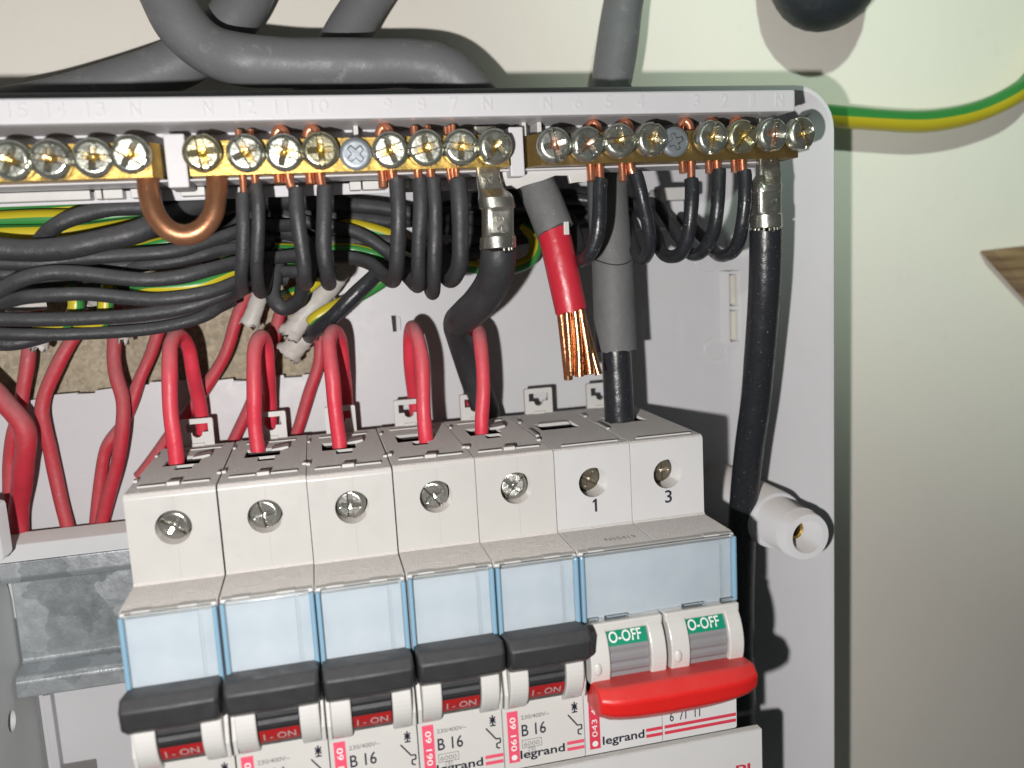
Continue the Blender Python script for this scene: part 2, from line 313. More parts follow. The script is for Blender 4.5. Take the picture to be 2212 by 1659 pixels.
def tubeg(P, r, n=14, sub=7, wob=0.0, jag=0.0, sway=0.0):
    rad = r if isinstance(r, (list, tuple)) else [r] * len(P)
    C, Rr = spline(P, list(rad), sub)
    if sway:
        ph = [random.uniform(0, 6.3) for _ in range(4)]
        for i in range(1, len(C) - 1):
            C[i] = C[i] + Vector((math.sin(i * .31 + ph[0]), math.sin(i * .27 + ph[1]), math.sin(i * .23 + ph[2]))) * sway; Rr[i] *= 1 + .025 * math.sin(i * .37 + ph[3])
    V = []; F = []; UV = []
    T = [(C[min(i + 1, len(C) - 1)] - C[max(i - 1, 0)]).normalized() for i in range(len(C))]
    ref = Vector((0, -1, 0)) if abs(T[0].y) < 0.9 else Vector((1, 0, 0))
    u = (ref - T[0] * ref.dot(T[0])).normalized(); L = [0]
    for i in range(len(C)):
        if i: L.append(L[-1] + (C[i] - C[i - 1]).length)
        u = (u - T[i] * u.dot(T[i])).normalized(); vv = T[i].cross(u)
        for k in range(n):
            a = 2 * math.pi * k / n; rr = Rr[i] * (1 + (random.uniform(-wob, wob) if wob else 0)); V.append(C[i] + (u * math.cos(a) + vv * math.sin(a)) * rr + (T[i] * random.uniform(-jag, jag) if jag and i in (0, len(C) - 1) else Vector((0, 0, 0))))
    for i in range(len(C) - 1):
        for k in range(n):
            k2 = (k + 1) % n; F.append((i * n + k, i * n + k2, (i + 1) * n + k2, (i + 1) * n + k))
            UV += [(k / n, L[i] * S * 1), ((k + 1) / n, L[i] * S), ((k + 1) / n, L[i + 1] * S), (k / n, L[i + 1] * S)]
    for e, rev in ((0, False), (len(C) - 1, True)):
        q = tuple(e * n + k for k in range(n)); q = q if rev else q[::-1]; F.append(q); UV += [(0.1, 0)] * n
    return V, F, UV
def tube(name, P, r, m, parent=None, n=14, sub=7, wob=0.0, label=None, jag=0.0, sway=0.0):
    V, F, UV = tubeg(P, r, n, sub, wob, jag, sway)
    o = obj(name, V, F, m, parent, smooth=True, uvs=UV, label=label)
    me = o.data; bm = bmesh.new(); bm.from_mesh(me)
    for f in bm.faces:
        if len(f.verts) > 4:
            for e in f.edges: e.smooth = False
    bm.to_mesh(me); bm.free(); return o
def vp(pts): return [at(*p) for p in pts]
_tc = {}
def text_geo(s, size, bold=0.0, extrude=0.0):
    cu = bpy.data.curves.new('t', 'FONT'); cu.body = s; cu.size = size; cu.offset = bold; cu.extrude = extrude; cu.resolution_u = 3
    cu.align_x = 'LEFT'
    o = bpy.data.objects.new('t', cu); col.objects.link(o); bpy.context.view_layer.update()
    me = bpy.data.meshes.new_from_object(o.evaluated_get(bpy.context.evaluated_depsgraph_get()))
    V = [tuple(v.co) for v in me.vertices]; F = [tuple(p.vertices) for p in me.polygons]
    bpy.data.objects.remove(o); bpy.data.curves.remove(cu); bpy.data.meshes.remove(me)
    return V, F
def text(name, s, plane, x, z, width, height, m, parent, bold=0.0, rot=0, ext=0.0, y=0):
    # fitted into width x height (mm); plane(u,v,d)->xyz
    V, F = text_geo(s, 1.0, bold, ext)
    xs = [v[0] for v in V]; ys = [v[1] for v in V]; a, b, c, d = min(xs), max(xs), min(ys), max(ys)
    W = []
    for p in V:
        u = (p[0] - a) / (b - a) * width; v = (p[1] - c) / (d - c) * height
        if rot: u, v = -v, u
        W.append(plane(x + u, z + v, p[2]))
    return obj(name, W, F, m, parent)

# ------------------------------------------------------------------ the setting
YW, YB = 67.0, 58.0                         # wall face, back of the box
nx, nz = 60, 40; V = []; F = []
for j in range(nz + 1):
    for i in range(nx + 1): V.append((-160 + 560 * i / nx, YW + random.uniform(-.05, .05), -220 + 420 * j / nz))
for j in range(nz):
    for i in range(nx): a = j * (nx + 1) + i; F.append((a, a + 1, a + nx + 2, a + nx + 1))
struct(obj('wall', V, F, 'wall', smooth=True))
nx, nz = 150, 70; V = []; F = []
for j in range(nz + 1):
    for i in range(nx + 1):
        V.append((-60 + 112 * i / nx, 63.6 + random.gauss(0, 0.28) + 0.5 * math.sin(i * .21 + j * .17), -4 + 52 * j / nz))
for j in range(nz):
    for i in range(nx): a = j * (nx + 1) + i; F.append((a, a + 1, a + nx + 2, a + nx + 1))
struct(obj('cement_backing', V, F, 'concrete', smooth=True))

# wooden board leaning in the corner, far right
t = at(2147, 541, 60); e = at(2230, 534, 60); q = at(2300, 712, 60); e2 = at(2420, 560, 60)
tag(obj('wooden_board', *extr([(t.x, t.z), (e2.x, e.z + 2), (e2.x + 30, q.z - 20), (q.x, q.z)], 'y', 60, 66.6), 'wood', bevel=0.5), 'brown wooden board with a slanting edge at the right edge of the picture', 'board')

# ------------------------------------------------------------------ enclosure
enc = thing('electrical_enclosure', 'open light grey plastic distribution box fixed to the cream wall', 'enclosure', (60, 62, -60))
def rrect(x0, x1, z0, z1, r, n=8):
    P = []
    for cx, cz, a0 in ((x1 - r, z1 - r, 0), (x0 + r, z1 - r, 90), (x0 + r, z0 + r, 180), (x1 - r, z0 + r, 270)):
        for k in range(n + 1):
            a = math.radians(a0 + 90 * k / n); P.append((cx + r * math.cos(a), cz + r * math.sin(a)))
    return P
X1, Z1 = 172.1, 81.2
loops = [(rrect(-118, X1 - .4, -148, Z1 - .6, 11), 66.2), (rrect(-118, X1, -148, Z1, 11), 20.6), (rrect(-118.2, X1 - .5, -148, Z1 - .5, 10.6), 20), (rrect(-117, X1 - 1.3, -147, Z1 - 1.3, 9.8), 20), (rrect(-116, X1 - 1.8, -146, Z1 - 1.8, 9.2), 20.8), (rrect(-110, X1 - 10.2, -140, Z1 - 7, 5), YB - 1.5), (rrect(-108, X1 - 11.5, -139, Z1 - 8, 4), YB)]
V = []; F = []; n = len(loops[0][0])
for L_, y in loops: V += [(x, y, z) for x, z in L_]
for i in range(len(loops) - 1):
    for k in range(n): F.append((i * n + k, i * n + (k + 1) % n, (i + 1) * n + (k + 1) % n, (i + 1) * n + k))
obj('side_wall', V, F, 'box', enc, angle=40)
pl = lambda p, q, d: (p, YB + d, q)
ed = [at(vx, vy, YB) for vx, vy in ((-40, 872), (60, 866), (104, 858), (118, 853), (165, 849), (166, 851), (205, 850), (206, 844), (250, 838), (300, 832), (322, 831), (323, 826), (360, 824), (400, 822), (470, 822), (503, 818), (505, 823), (533, 823), (534, 815), (570, 812), (612, 812), (614, 816), (652, 814), (654, 810), (672, 808))]
er = at(727, 800, YB); et = at(727, 560, YB)
hole = [(p.x, p.z) for p in ed] + [(er.x, ed[-1].z + .5), (er.x, et.z), (ed[0].x, et.z)]
sl = [at(*v, YB) for v in ((845, 682), (856, 681), (858, 716), (849, 717))]
obj('back_panel', *plate(rrect(-108, X1 - 11.5, -139, Z1 - 8, 4), [hole, [(p.x, p.z) for p in sl]], pl, 0, 1.6), 'box', enc)
c = at(853, 700, YB); obj('slot_cavity', *boxg(c.x - 3, c.x + 3, YB + 1.7, YB + 4, c.z - 5, c.z + 5), 'cavity', enc)
box('slot_lip', at(857, 700, YB).x + .1, at(865, 700, YB).x, YB - 1.0, YB + .2, at(860, 714, YB).z, at(860, 684, YB).z, 'box', enc, 0.3)
# break-out steps on the lower edge of the opening
for vx0, vx1, vy in ((165, 206, 856), (503, 533, 829), (560, 614, 818), (600, 655, 822)):
    a = at(vx0, vy, YB); b = at(vx1, vy, YB); box('breakout_tab', a.x, b.x, YB - .35, YB - .02, a.z - .5, a.z + .5, 'box', enc, 0.1)
for (vx, vy), rr in (((1530, 558), 4.2), ((1546, 755), 3.5)):
    c = at(vx, vy, YB); obj('moulded_ring', *lathe_y([(rr - .5, YB - .02), (rr - .3, YB - .3), (rr + .2, YB - .3), (rr + .5, YB - .02)], c.x, c.z, 32), 'box', enc, smooth=True)
# hinge socket at the right
hs = thing
a = at(1566, 586, YB - 4); b = at(1596, 742, YB - 4)
hx = a.x; 
V, F = merge(boxg(hx, hx + 1.0, YB - 5, YB, b.z, a.z), boxg(hx + 4.0, hx + 9, YB - 5, YB, b.z, a.z), boxg(hx + 1.05, hx + 3.95, YB - 5, YB, a.z - .8, a.z), boxg(hx + 1.05, hx + 3.95, YB - 5, YB, b.z, b.z + .8), boxg(hx + 1.05, hx + 3.95, YB - 5, YB, (a.z + b.z) / 2 - .5, (a.z + b.z) / 2 + .5))
hk = obj('hinge_socket', V, F, 'box', enc, bevel=0.25)
mz = (a.z + b.z) / 2
box('hinge_insert', hx + 1.8, hx + 3.6, YB - 3.6, YB - 1, mz + 1, a.z - 1.2, 'cream', hk, 0.15)
box('hinge_insert', hx + 1.8, hx + 3.6, YB - 3.6, YB - 1, b.z + 1.2, mz - 1, 'cream', hk, 0.15)
c = at(1592, 900, YB - 1); box('corner_rib', c.x, c.x + .7, YB - 2, YB, c.z - 38, b.z - 1, 'box', enc, 0.2)
# cover screw post
px, pz = 156.3, -31.0
post = obj('screw_post', *lathe_y([(8.1, YB), (7.9, 23.6), (7.6, 22.6), (6.8, 22.2), (6.4, 13.5), (6.5, 13.2), (6.5, 11.6), (6.25, 11.3), (6.15, 8.6), (5.8, 8), (4.3, 8), (4.0, 8.6), (2.9, 14.0), (2.6, 14.3), (2.6, 20)], px, pz, 40), 'box', enc, angle=38)
obj('brass_insert', *lathe_y([(2.55, 14.2), (2.3, 13.9), (1.7, 14.2), (1.65, 19), (0.05, 19.2)], px, pz, 20), 'brass', post, angle=30)
# lower support: ledge above the rail, panel rib
box('rail_ledge', -75, 110, 40, 51.5, -22.8, -18.6, 'box', enc, 0.4)
box('rail_support', -75, 110, 49.2, YB - .05, -40, -22.9, 'box', enc, 0.4)
a = at(93, 1500, YB - 2); b2 = at(135, 1659, YB - 2)
obj('panel_rib', *extr([(a.x, a.z), (a.x + 2.0, a.z), (a.x + 2.0, a.z - 70), (a.x, a.z - 70)], 'y', YB - 3, YB - .02), 'strip', enc, bevel=0.2)
c = at(166, 1652, YB); box('slot_frame', c.x - 5, c.x + 5, YB - .5, YB - .02, c.z - 8, c.z + 1.0, 'greyink', enc, 0.3)

# ------------------------------------------------------------------ DIN rail and bracket
rail = thing('mounting_rail', 'galvanised steel mounting rail running behind the circuit breakers', 'rail', (40, 49, -40))
RT, RB_ = -23.2, -57.6
pr = [(41.2, RT), (42.2, RT), (42.2, RT - 3.2), (43.2, RT - 4.4), (48.2, RT - 5), (49.0, RT - 5.8), (49.0, RB_ + 5.8), (48.2, RB_ + 5), (43.2, RB_ + 4.4), (42.2, RB_ + 3.2), (42.2, RB_), (41.2, RB_), (41.2, RB_ + 4), (42.2, RB_ + 5.4), (47.2, RB_ + 6.4), (47.8, RB_ + 7), (47.8, RT - 7), (47.2, RT - 6.4), (42.2, RT - 5.4), (41.2, RT - 4)]
obj('rail_profile', *extr(pr, 'x', -38.6, 128), 'zinc', rail, bevel=0.35)
br = thing('steel_bracket', 'grey steel side bracket with an oval hole at the lower left', 'bracket', (-40, 50, -60))
pb = [(4, -150), (YB - 1, -150), (YB - 1, -59), (45, -24), (44, -21.5), (4, -21.5)]
hb = at(28, 1560, 36)
pl2 = lambda p, q, d: (-39.2 - d, p, q)
obj('plate', *plate(pb, [circ(38, hb.z - .6, 2.6, 24), circ(38, hb.z - 17, 2.6, 24)], pl2, 1.5, 1.5), 'steel', br)
obj('hole_backing', *boxg(-42, -40.75, 20, 50, -100, -50), 'clean', br)
lp = at(6, 1140, 30)
box('plastic_guide', lp.x - 12, lp.x + .3, 26, 34, at(6, 1205, 30).z, at(6, 1085, 30).z, 'box', br, 1.0)

# ------------------------------------------------------------------ neutral terminal carrier with raised numbers
car = thing('terminal_carrier', 'long white plastic terminal carrier with raised numbers along its top strip', 'terminal carrier', (60, 19, 55))
strip = box('label_strip', -60, 150.6, 3, 5.2, 72.0, 76.8, 'strip', car, 0.45)
box('top_flange', -60, 150.2, 5.25, 17.9, 72.05, 76.7, 'strip', car, 0.2)
box('back_plate', -60, 151, 18, 20, 61.9, 76.6, 'strip', car, 0.2)
box('lower_lip', -60, 150, 9.5, 20, 61.4, 61.85, 'strip', car, 0.2)
box('apron', -60, 92, 24, 25.5, 58.9, 61.3, 'box', car, 0.2)
for v0, v1 in ((-20, 194), (204, 219), (222, 265), (282, 345), (390, 443), (757, 782), (785, 836), (872, 884)):
    a = at(v0, 420, 20); b = at(v1, 420, 20)
    box('apron_tab', a.x, b.x, 20.1, 23.9, 59.4, 61.3, 'clean', car, 0.2)
for x0, x1 in ((13.9, 17.9), (84.4, 87.6)): box('bar_divider', x0, x1, 7.5, 17.9, 60, 70.5, 'strip', car, 0.3)
for vx in (768, 1130, 1163): c = at(vx, 280, 12); box('divider_rib', c.x - .5, c.x + .5, 11, 17.9, 69, 72.0, 'clean', car, 0.15)
for vx in (700, 965, 1230, 1440): c = at(vx, 290, 15); box('seat_bracket', c.x - 6, c.x + 6, 13, 17.9, 61.85, 63.4, 'strip', car, 0.2)
rag = [(1086, 392), (1095, 402), (1105, 400), (1118, 408), (1130, 402), (1150, 396), (1172, 390), (1200, 379), (1228, 379), (1232, 396), (1250, 393), (1262, 394), (1276, 386), (1288, 383), (1292, 362), (1086, 366)]
P = [at(a, b, 12) for a, b in rag]; obj('torn_edge', *extr([(p.x, p.z) for p in P], 'y', 12, 13.2), 'clean', car, bevel=0.1)
c = at(1458, 420, 40); box('cable_guide', c.x - 5, c.x + 5, 38, 46, c.z - 1.6, c.z + 1.8, 'clean', car, 0.4)
c = at(1428, 455, 46); box('cable_guide', c.x - 8, c.x + 6, 44, 50, c.z - 5, c.z + 4, 'box', car, 0.4)
for s, vx in (('15', 36), ('14', 120), ('13', 205), ('N', 291), ('N', 448), ('12', 531), ('11', 607), ('10', 689), ('9', 836), ('8', 910), ('7', 981), ('N', 1053), ('N', 1182), ('6', 1248), ('5', 1314), ('4', 1383), ('3', 1503), ('2', 1565), ('1', 1625), ('N', 1684)):
    c = at(vx, 225, 3); wd = {'N': 1.9, '1': 0.9, '11': 2.6}.get(s, 1.7 if len(s) == 1 else 3.4)
    text('raised_number', s, lambda u, v, d: (u, 2.99 - max(d, 0) - .02, v), c.x - wd / 2, 73.2, wd, 2.7, 'strip', strip, ext=0.21)

# ------------------------------------------------------------------ brass bars and screws
def screw_mesh(R, h, kind, rings=18, n=72, va=0):
    sw_, sd_ = (0.17, 0.13, 0.20)[va], (0.42, 0.34, 0.5)[va]
    V = []; F = []
    def hgt(r, a):
        x, z = r * math.cos(a), r * math.sin(a)
        top = h - 0.55 * h * max(0, (r / R - 0.72) / 0.28) ** 2.2 * 0.55
        s = 0
        if kind == 'combo':
            if abs(z) < sw_ * R: s = max(s, sd_ * h)
            if abs(x) < 0.15 * R and r < 0.72 * R: s = max(s, 0.52 * h * (1 - r / (0.85 * R)))
            if abs(z) < 0.15 * R and r < 0.72 * R: s = max(s, 0.62 * h * (1 - r / (1.0 * R)))
        elif kind == 'cross':
            if (abs(x) < 0.16 * R or abs(z) < 0.16 * R) and r < 0.56 * R: s = 0.42 * h
            if r < 0.26 * R: s = 0.42 * h
        return top - s
    for i in range(rings + 1):
        r = R * (i / rings) ** 0.9
        for k in range(n):
            a = 2 * math.pi * k / n; V.append((r * math.cos(a), -hgt(r, a), r * math.sin(a)))
    for i in range(rings):
        for k in range(n): F.append((i * n + k, i * n + (k + 1) % n, (i + 1) * n + (k + 1) % n, (i + 1) * n + k))
    b = rings * n; e = len(V)
    for k in range(n): V.append((R * math.cos(2 * math.pi * k / n), 0.0, R * math.sin(2 * math.pi * k / n)))
    for k in range(n): F.append((b + k, b + (k + 1) % n, e + (k + 1) % n, e + k))
    return V, F
_sm = {}
def screw(name, kind, R, h, c, parent, m, rot, va=0, tilt=.05):
    key = (kind, R, h, m, va)
    if key not in _sm:
        V, F = screw_mesh(R, h, kind, va=va)
        me = bpy.data.meshes.new(name); me.from_pydata([Vector(v) * S for v in V], [], F); me.materials.append(M[m]); me.materials.append(M['slotshade'])
        bm = bmesh.new(); bm.from_mesh(me); bmesh.ops.remove_doubles(bm, verts=bm.verts, dist=1e-7); bmesh.ops.recalc_face_normals(bm, faces=bm.faces)
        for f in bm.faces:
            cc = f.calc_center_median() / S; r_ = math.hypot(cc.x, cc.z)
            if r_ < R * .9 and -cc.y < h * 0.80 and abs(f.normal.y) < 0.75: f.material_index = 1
            f.smooth = True
        for e in bm.edges:
            if len(e.link_faces) == 2 and e.calc_face_angle(0) > math.radians(38): e.smooth = False
        bm.to_mesh(me); bm.free(); _sm[key] = me
    o = bpy.data.objects.new(name, _sm[key]); col.objects.link(o); o.parent = parent
    o.location = Vector(c) * S - base_of(parent); o.rotation_euler = (random.uniform(-tilt, tilt), rot, random.uniform(-tilt, tilt))
    return o
BZ0, BZ1 = 61.9, 68.6
def bar(label, x0, x1, screws, m, cham):
    t = thing('terminal_bar', label, 'terminal bar', ((x0 + x1) / 2, 9, BZ0), 'brass terminal bars')
    pr = [(x0, 12.5), (x0, 7.5 if cham is True else 5), (x0 + (2.4 if cham is True else 0.01), 5), (x1 - (1.6 if cham == 'r' else 0.01), 5), (x1, 7.5 if cham == 'r' else 5), (x1, 12.5)]
    V = [(x, y, z) for z in (BZ0, BZ1) for x, y in pr]; k = len(pr)
    F = [tuple(range(k)), tuple(range(2 * k - 1, k - 1, -1))] + [(i, (i + 1) % k, k + (i + 1) % k, k + i) for i in range(k)]
    obj('bar', V, F, m, t, bevel=0.3)
    for vx, vy, kd in screws:
        c = at(vx, vy, 3.2)
        if kd == 'm': screw('mounting_screw', 'cross', 3.25, 1.5, (c.x, 4.6, c.z), t, 'screwgrey', random.uniform(0, 1.5))
        else:
            screw('terminal_screw', 'combo', 3.7, 2.6, (c.x, 4.0 + random.uniform(-.5, .3), c.z), t, random.choice(('screw', 'screw', 'screwyellow', 'screwpink')), random.uniform(0, 3.1), random.choice((0, 1, 2)), .10)
            obj('screw_shank', *lathe_y([(2.5, 3.9), (2.5, 5.5)], c.x, c.z, 20), 'screw', t, smooth=True)
            # wire holes show as small bright funnels under the bar
    return t
bar('bright brass terminal bar cut off by the left edge, under numbers 15 to 13', -60, 13.2, [(-60, 349, 's'), (27.8, 347, 's'), (113, 345.5, 's'), (201.4, 342, 's'), (283, 333, 's')], 'brass', 'r')
bar('bright brass terminal bar in the middle with nine screws, under numbers 12 to 7', 18.6, 83.6, [(437.5, 331.6, 's'), (530.5, 331.6, 's'), (614, 330, 's'), (691, 326.4, 's'), (768.7, 331.6, 'm'), (843, 324.7, 's'), (918.7, 319.5, 's'), (995, 319.5, 's'), (1065.6, 317.7, 's')], 'brass', False)
bar('dull tarnished brass terminal bar at the right, under numbers 6 to 1', 88.3, 152.4, [(1195.8, 314, 's'), (1266, 310.8, 's'), (1336.4, 305.6, 's'), (1404, 302, 's'), (1459.7, 305.6, 'm'), (1534, 297, 's'), (1600, 295, 's'), (1662.6, 291.7, 's'), (1725, 290, 's')], 'brassold', True)
lk = vp([(319, 345, 9), (319, 385, 8.5), (323, 425, 7), (336, 465, 6), (364, 497, 5.5), (398, 508, 5.5), (433, 497, 5.5), (459, 465, 6), (467, 425, 7), (468, 385, 8.5), (468, 345, 9)])
tag(tube('copper_link', lk, 2.1, 'copperold', n=20), 'thick U-shaped brown copper rod linking the left and middle brass bars', 'copper link')

# ------------------------------------------------------------------ wires
def wire(label, pts, r, m='black', name='neutral_wire', cat='wire', group=None, tail=None, hump=False, tr=1.0, n=14, wob=0.0):
    P = vp(pts)
    if tail is None:
        return tag(tube(name, P, r, m, n=n, wob=wob, sway=.14), label, cat, group)
    t = thing(name, label, cat, P[len(P) // 2], group)
    tube('insulation', P, r, m, t, n=n, jag=.22, sway=.12)
    a = P[0]; d = (P[0] - P[1]).normalized(); inn = a - d * 1.5
    for k, (dx, z1, stub) in enumerate(tail):
        xs = a.x + dx
        if hump:
            pp = [inn, Vector((xs, 8.4, 60.6)), Vector((xs, 8.8, 66)), Vector((xs, 8.8, z1 - .9)), Vector((xs - .9, 9.2, z1)), Vector((xs - 1.9, 9.4, z1 - .9)), Vector((xs - 2.0, 9.2, 66)), Vector((xs - 2.1, 8.2, stub))]
        else:
            pp = [inn + Vector((dx * .6, 0, 0)), Vector((xs, 8.4, 60.6)), Vector((xs, 8.8, 66)), Vector((xs, 9.2, z1))]
        tube('copper_core', pp, tr, 'copper', t, n=10)
    return t
GN = 'black neutral wires clamped in the brass bars'
wire('first black wire right of the copper link, hanging in a slim loop', [(525, 418, 8.4), (526, 470, 7.5), (524, 540, 8), (522, 590, 10), (524, 618, 15), (516, 632, 22), (495, 645, 28), (453, 676, 31), (400, 695, 32), (320, 712, 32), (174, 722, 31), (60, 722, 30), (-60, 718, 30)], 1.42, group=GN, tail=[(0.2, 71.2, 0)], tr=.75)
wire('second black wire right of the copper link, close beside the slim first loop', [(552, 402, 8.4), (557, 443, 7.5), (558, 520, 8), (554, 580, 10), (556, 615, 14), (566, 632, 20), (575, 612, 26), (574, 570, 30), (560, 545, 34), (510, 560, 36), (440, 580, 36)], 1.38, group=GN, tail=[(0, 71.2, 0)], tr=.75)
wire('black wire under number 11 with a doubled copper end', [(639, 408, 8.4), (644, 470, 7.5), (652, 540, 8), (658, 590, 10), (660, 612, 15), (668, 600, 24), (674, 570, 30), (660, 520, 34), (600, 500, 38)], 1.62, group=GN, tail=[(-1.2, 71.2, 60.2)], hump=True)
wire('black wire under number 10, right of the doubled copper end', [(702, 404, 8.4), (699, 460, 7.5), (700, 525, 8), (706, 585, 10), (710, 612, 16), (706, 600, 25), (690, 575, 31), (640, 556, 36), (600, 552, 36)], 1.68, group=GN, tail=[(-.8, 71.2, 59.8)], hump=True)
wire('black wire under number 9, first of the four hanging close together', [(857, 386, 8.4), (860, 455, 7.5), (861, 515, 8.5), (857, 575, 11), (849, 606, 17), (832, 596, 25), (800, 570, 32), (757, 557, 36), (700, 556, 38), (602, 553, 38), (540, 560, 38)], 1.68, group=GN, tail=[(-.9, 71.2, 58.6)], hump=True)
wire('black wire under number 8, second of the four hanging close together', [(906, 388, 8.4), (908, 455, 7.5), (906, 530, 8.5), (903, 590, 11), (903, 617, 16), (888, 606, 25), (870, 585, 32), (842, 548, 37), (793, 513, 39), (747, 496, 40), (640, 475, 40), (600, 460, 40)], 1.62, group=GN, tail=[(-.3, 71.2, 0)], tr=.9)
wire('black wire right of number 8, longest of the four hanging close together', [(936, 386, 8.4), (939, 455, 7.5), (940, 530, 8.5), (938, 600, 11), (935, 630, 15), (930, 622, 24), (925, 580, 32), (900, 540, 38), (840, 520, 42), (740, 522, 42), (570, 521, 42)], 1.58, group=GN, tail=[(-.5, 71.2, 0)], tr=.9)
wire('thicker black wire under number 7, left of the silver cable lug', [(988, 390, 8.4), (993, 455, 7.5), (996, 515, 8.5), (992, 570, 10.5), (978, 603, 15), (966, 598, 24), (960, 570, 32), (940, 520, 40), (900, 470, 44), (842, 452, 44), (745, 441, 44), (640, 432, 44), (520, 437, 44)], 1.9, group=GN, tail=[(-.9, 71.2, 0), (-.1, 71.4, 0), (-1.7, 70.9, 0)], tr=.55)
wire('black wire under number 5, looping in front of the grey cable sheath', [(1297, 386, 8.4), (1296, 450, 7.5), (1288, 510, 8), (1274, 550, 10), (1259, 562, 15), (1252, 545, 22), (1246, 510, 30), (1225, 470, 38), (1160, 445, 44), (1060, 440, 46), (950, 448, 46)], 1.64, 'blackclean', group=GN, tail=[(-.1, 71.2, 58.5)], hump=True, tr=.95)
wire('black wire under number 4, slanting over the right edge of the grey sheath', [(1372, 373, 8.4), (1388, 425, 7.5), (1397, 470, 8), (1402, 525, 10), (1394, 556, 15), (1376, 546, 22), (1360, 510, 30), (1345, 465, 37), (1270, 432, 44), (1140, 430, 47), (1000, 436, 47)], 1.55, 'blackclean', group=GN, tail=[(-.9, 71.2, 58.2)], hump=True, tr=.95)
wire('black wire under number 3, first of the three curled loops at the right', [(1493, 388, 8.4), (1494, 450, 7.5), (1488, 505, 8.5), (1470, 545, 12), (1447, 555, 17), (1427, 540, 24), (1412, 500, 31), (1365, 440, 40), (1290, 425, 46), (1150, 420, 49), (1000, 430, 49)], 1.64, 'blackclean', group=GN, tail=[(.1, 71.2, 59.6)], hump=True, tr=.95)
wire('black wire under number 2, middle one of the three curled loops at the right', [(1553, 367, 8.4), (1551, 440, 7.5), (1541, 500, 9), (1520, 540, 13), (1498, 549, 19), (1478, 533, 27), (1442, 476, 36), (1410, 440, 42), (1330, 445, 48), (1200, 455, 50), (1050, 450, 50)], 1.64, 'blackclean', group=GN, tail=[(-.4, 71.2, 59.4)], hump=True, tr=.95)
wire('black wire under number 1, curled loop next to the right silver lug', [(1607, 370, 8.4), (1610, 440, 7.5), (1601, 500, 9), (1586, 540, 13), (1564, 552, 19), (1543, 543, 27), (1508, 505, 38), (1460, 465, 46), (1380, 470, 50), (1250, 480, 51), (1100, 470, 51)], 1.66, 'blackclean', group=GN, tail=[(-.3, 71.2, 59.4)], hump=True, tr=.95)

GB = 'black wires bundled at the left'
wire('thickest black wire, crossing the bundle below the copper link', [(-60, 533, 20), (0, 537, 20), (79, 540, 20), (159, 534, 20), (238, 517, 21), (298, 499, 22), (345, 476, 24), (420, 450, 28), (520, 436, 34), (640, 430, 38), (745, 438, 40)], 2.45, group=GB, name='bundled_wire')
wire('black wire arching over the green and yellow wires at the left', [(30, 585, 34), (70, 545, 28), (95, 512, 25), (125, 486, 24), (165, 466, 24), (225, 453, 25), (290, 450, 26), (350, 448, 28), (420, 444, 31), (500, 440, 36), (594, 445, 40)], 1.72, group=GB, name='bundled_wire')
wire('black wire running straight just below the thickest one', [(-60, 567, 21), (0, 568, 21), (79, 568, 21), (139, 563, 22), (218, 556, 22), (298, 549, 23), (377, 541, 24), (440, 527, 26), (511, 503, 29), (560, 488, 32), (640, 486, 36)], 1.55, group=GB, name='bundled_wire')
wire('dark black wire deep in the bundle under the straight one', [(-60, 594, 28), (0, 592, 28), (80, 588, 28), (200, 577, 28), (330, 567, 28), (440, 549, 29), (511, 528, 31), (590, 520, 34)], 1.7, group=GB, name='bundled_wire')
wire('thin black wire showing as a wedge in the middle of the bundle', [(180, 600, 30), (258, 584, 28), (318, 572, 26), (377, 565, 26), (440, 550, 26), (511, 535, 29), (580, 530, 33)], 1.4, group=GB, name='bundled_wire')
wire('wavy black wire rising and dipping across the bundle at the left', [(-60, 662, 19), (0, 627, 18.5), (40, 604, 18), (99, 590, 18), (159, 591, 18), (238, 598, 18), (318, 603, 18), (397, 597, 19), (443, 586, 20), (509, 568, 24), (560, 560, 29), (640, 552, 33)], 1.62, group=GB, name='bundled_wire')
wire('black wire with a long shiny streak below the wavy one', [(-50, 668, 24), (20, 650, 22), (60, 640, 20), (139, 636, 19.5), (200, 637, 19.5), (278, 643, 19.5), (337, 645, 19.5), (420, 638, 20), (463, 629, 21), (511, 608, 24), (560, 590, 29), (640, 588, 33)], 1.5, group=GB, name='bundled_wire')
wire('second lowest long black wire of the bundle above the red wires', [(-60, 687, 24), (0, 690, 24), (79, 692, 24), (179, 688, 24), (298, 679, 24), (397, 665, 24), (443, 653, 24), (483, 634, 24), (515, 612, 26), (560, 598, 30), (620, 604, 33)], 1.55, group=GB, name='bundled_wire')
wire('short black wire at the lower left edge under the bundle', [(-60, 738, 33), (0, 741, 33), (40, 739, 33), (90, 729, 34), (130, 715, 36)], 1.7, group=GB, name='bundled_wire')
wire('black wire bent into a small U below the bundle', [(606, 545, 36), (596, 585, 32), (592, 620, 29), (592, 645, 27), (603, 662, 26), (618, 667, 27), (636, 658, 30), (648, 640, 34), (654, 620, 40)], 1.75, group=GB, name='bundled_wire')
wire('grey dusty black wire slanting down to a cut sheath beside the green one', [(850, 560, 40), (822, 585, 38), (790, 616, 37), (750, 652, 37), (710, 690, 39), (684, 712, 43), (660, 735, 52)], 1.95, 'blackclean', group=GB, name='bundled_wire')
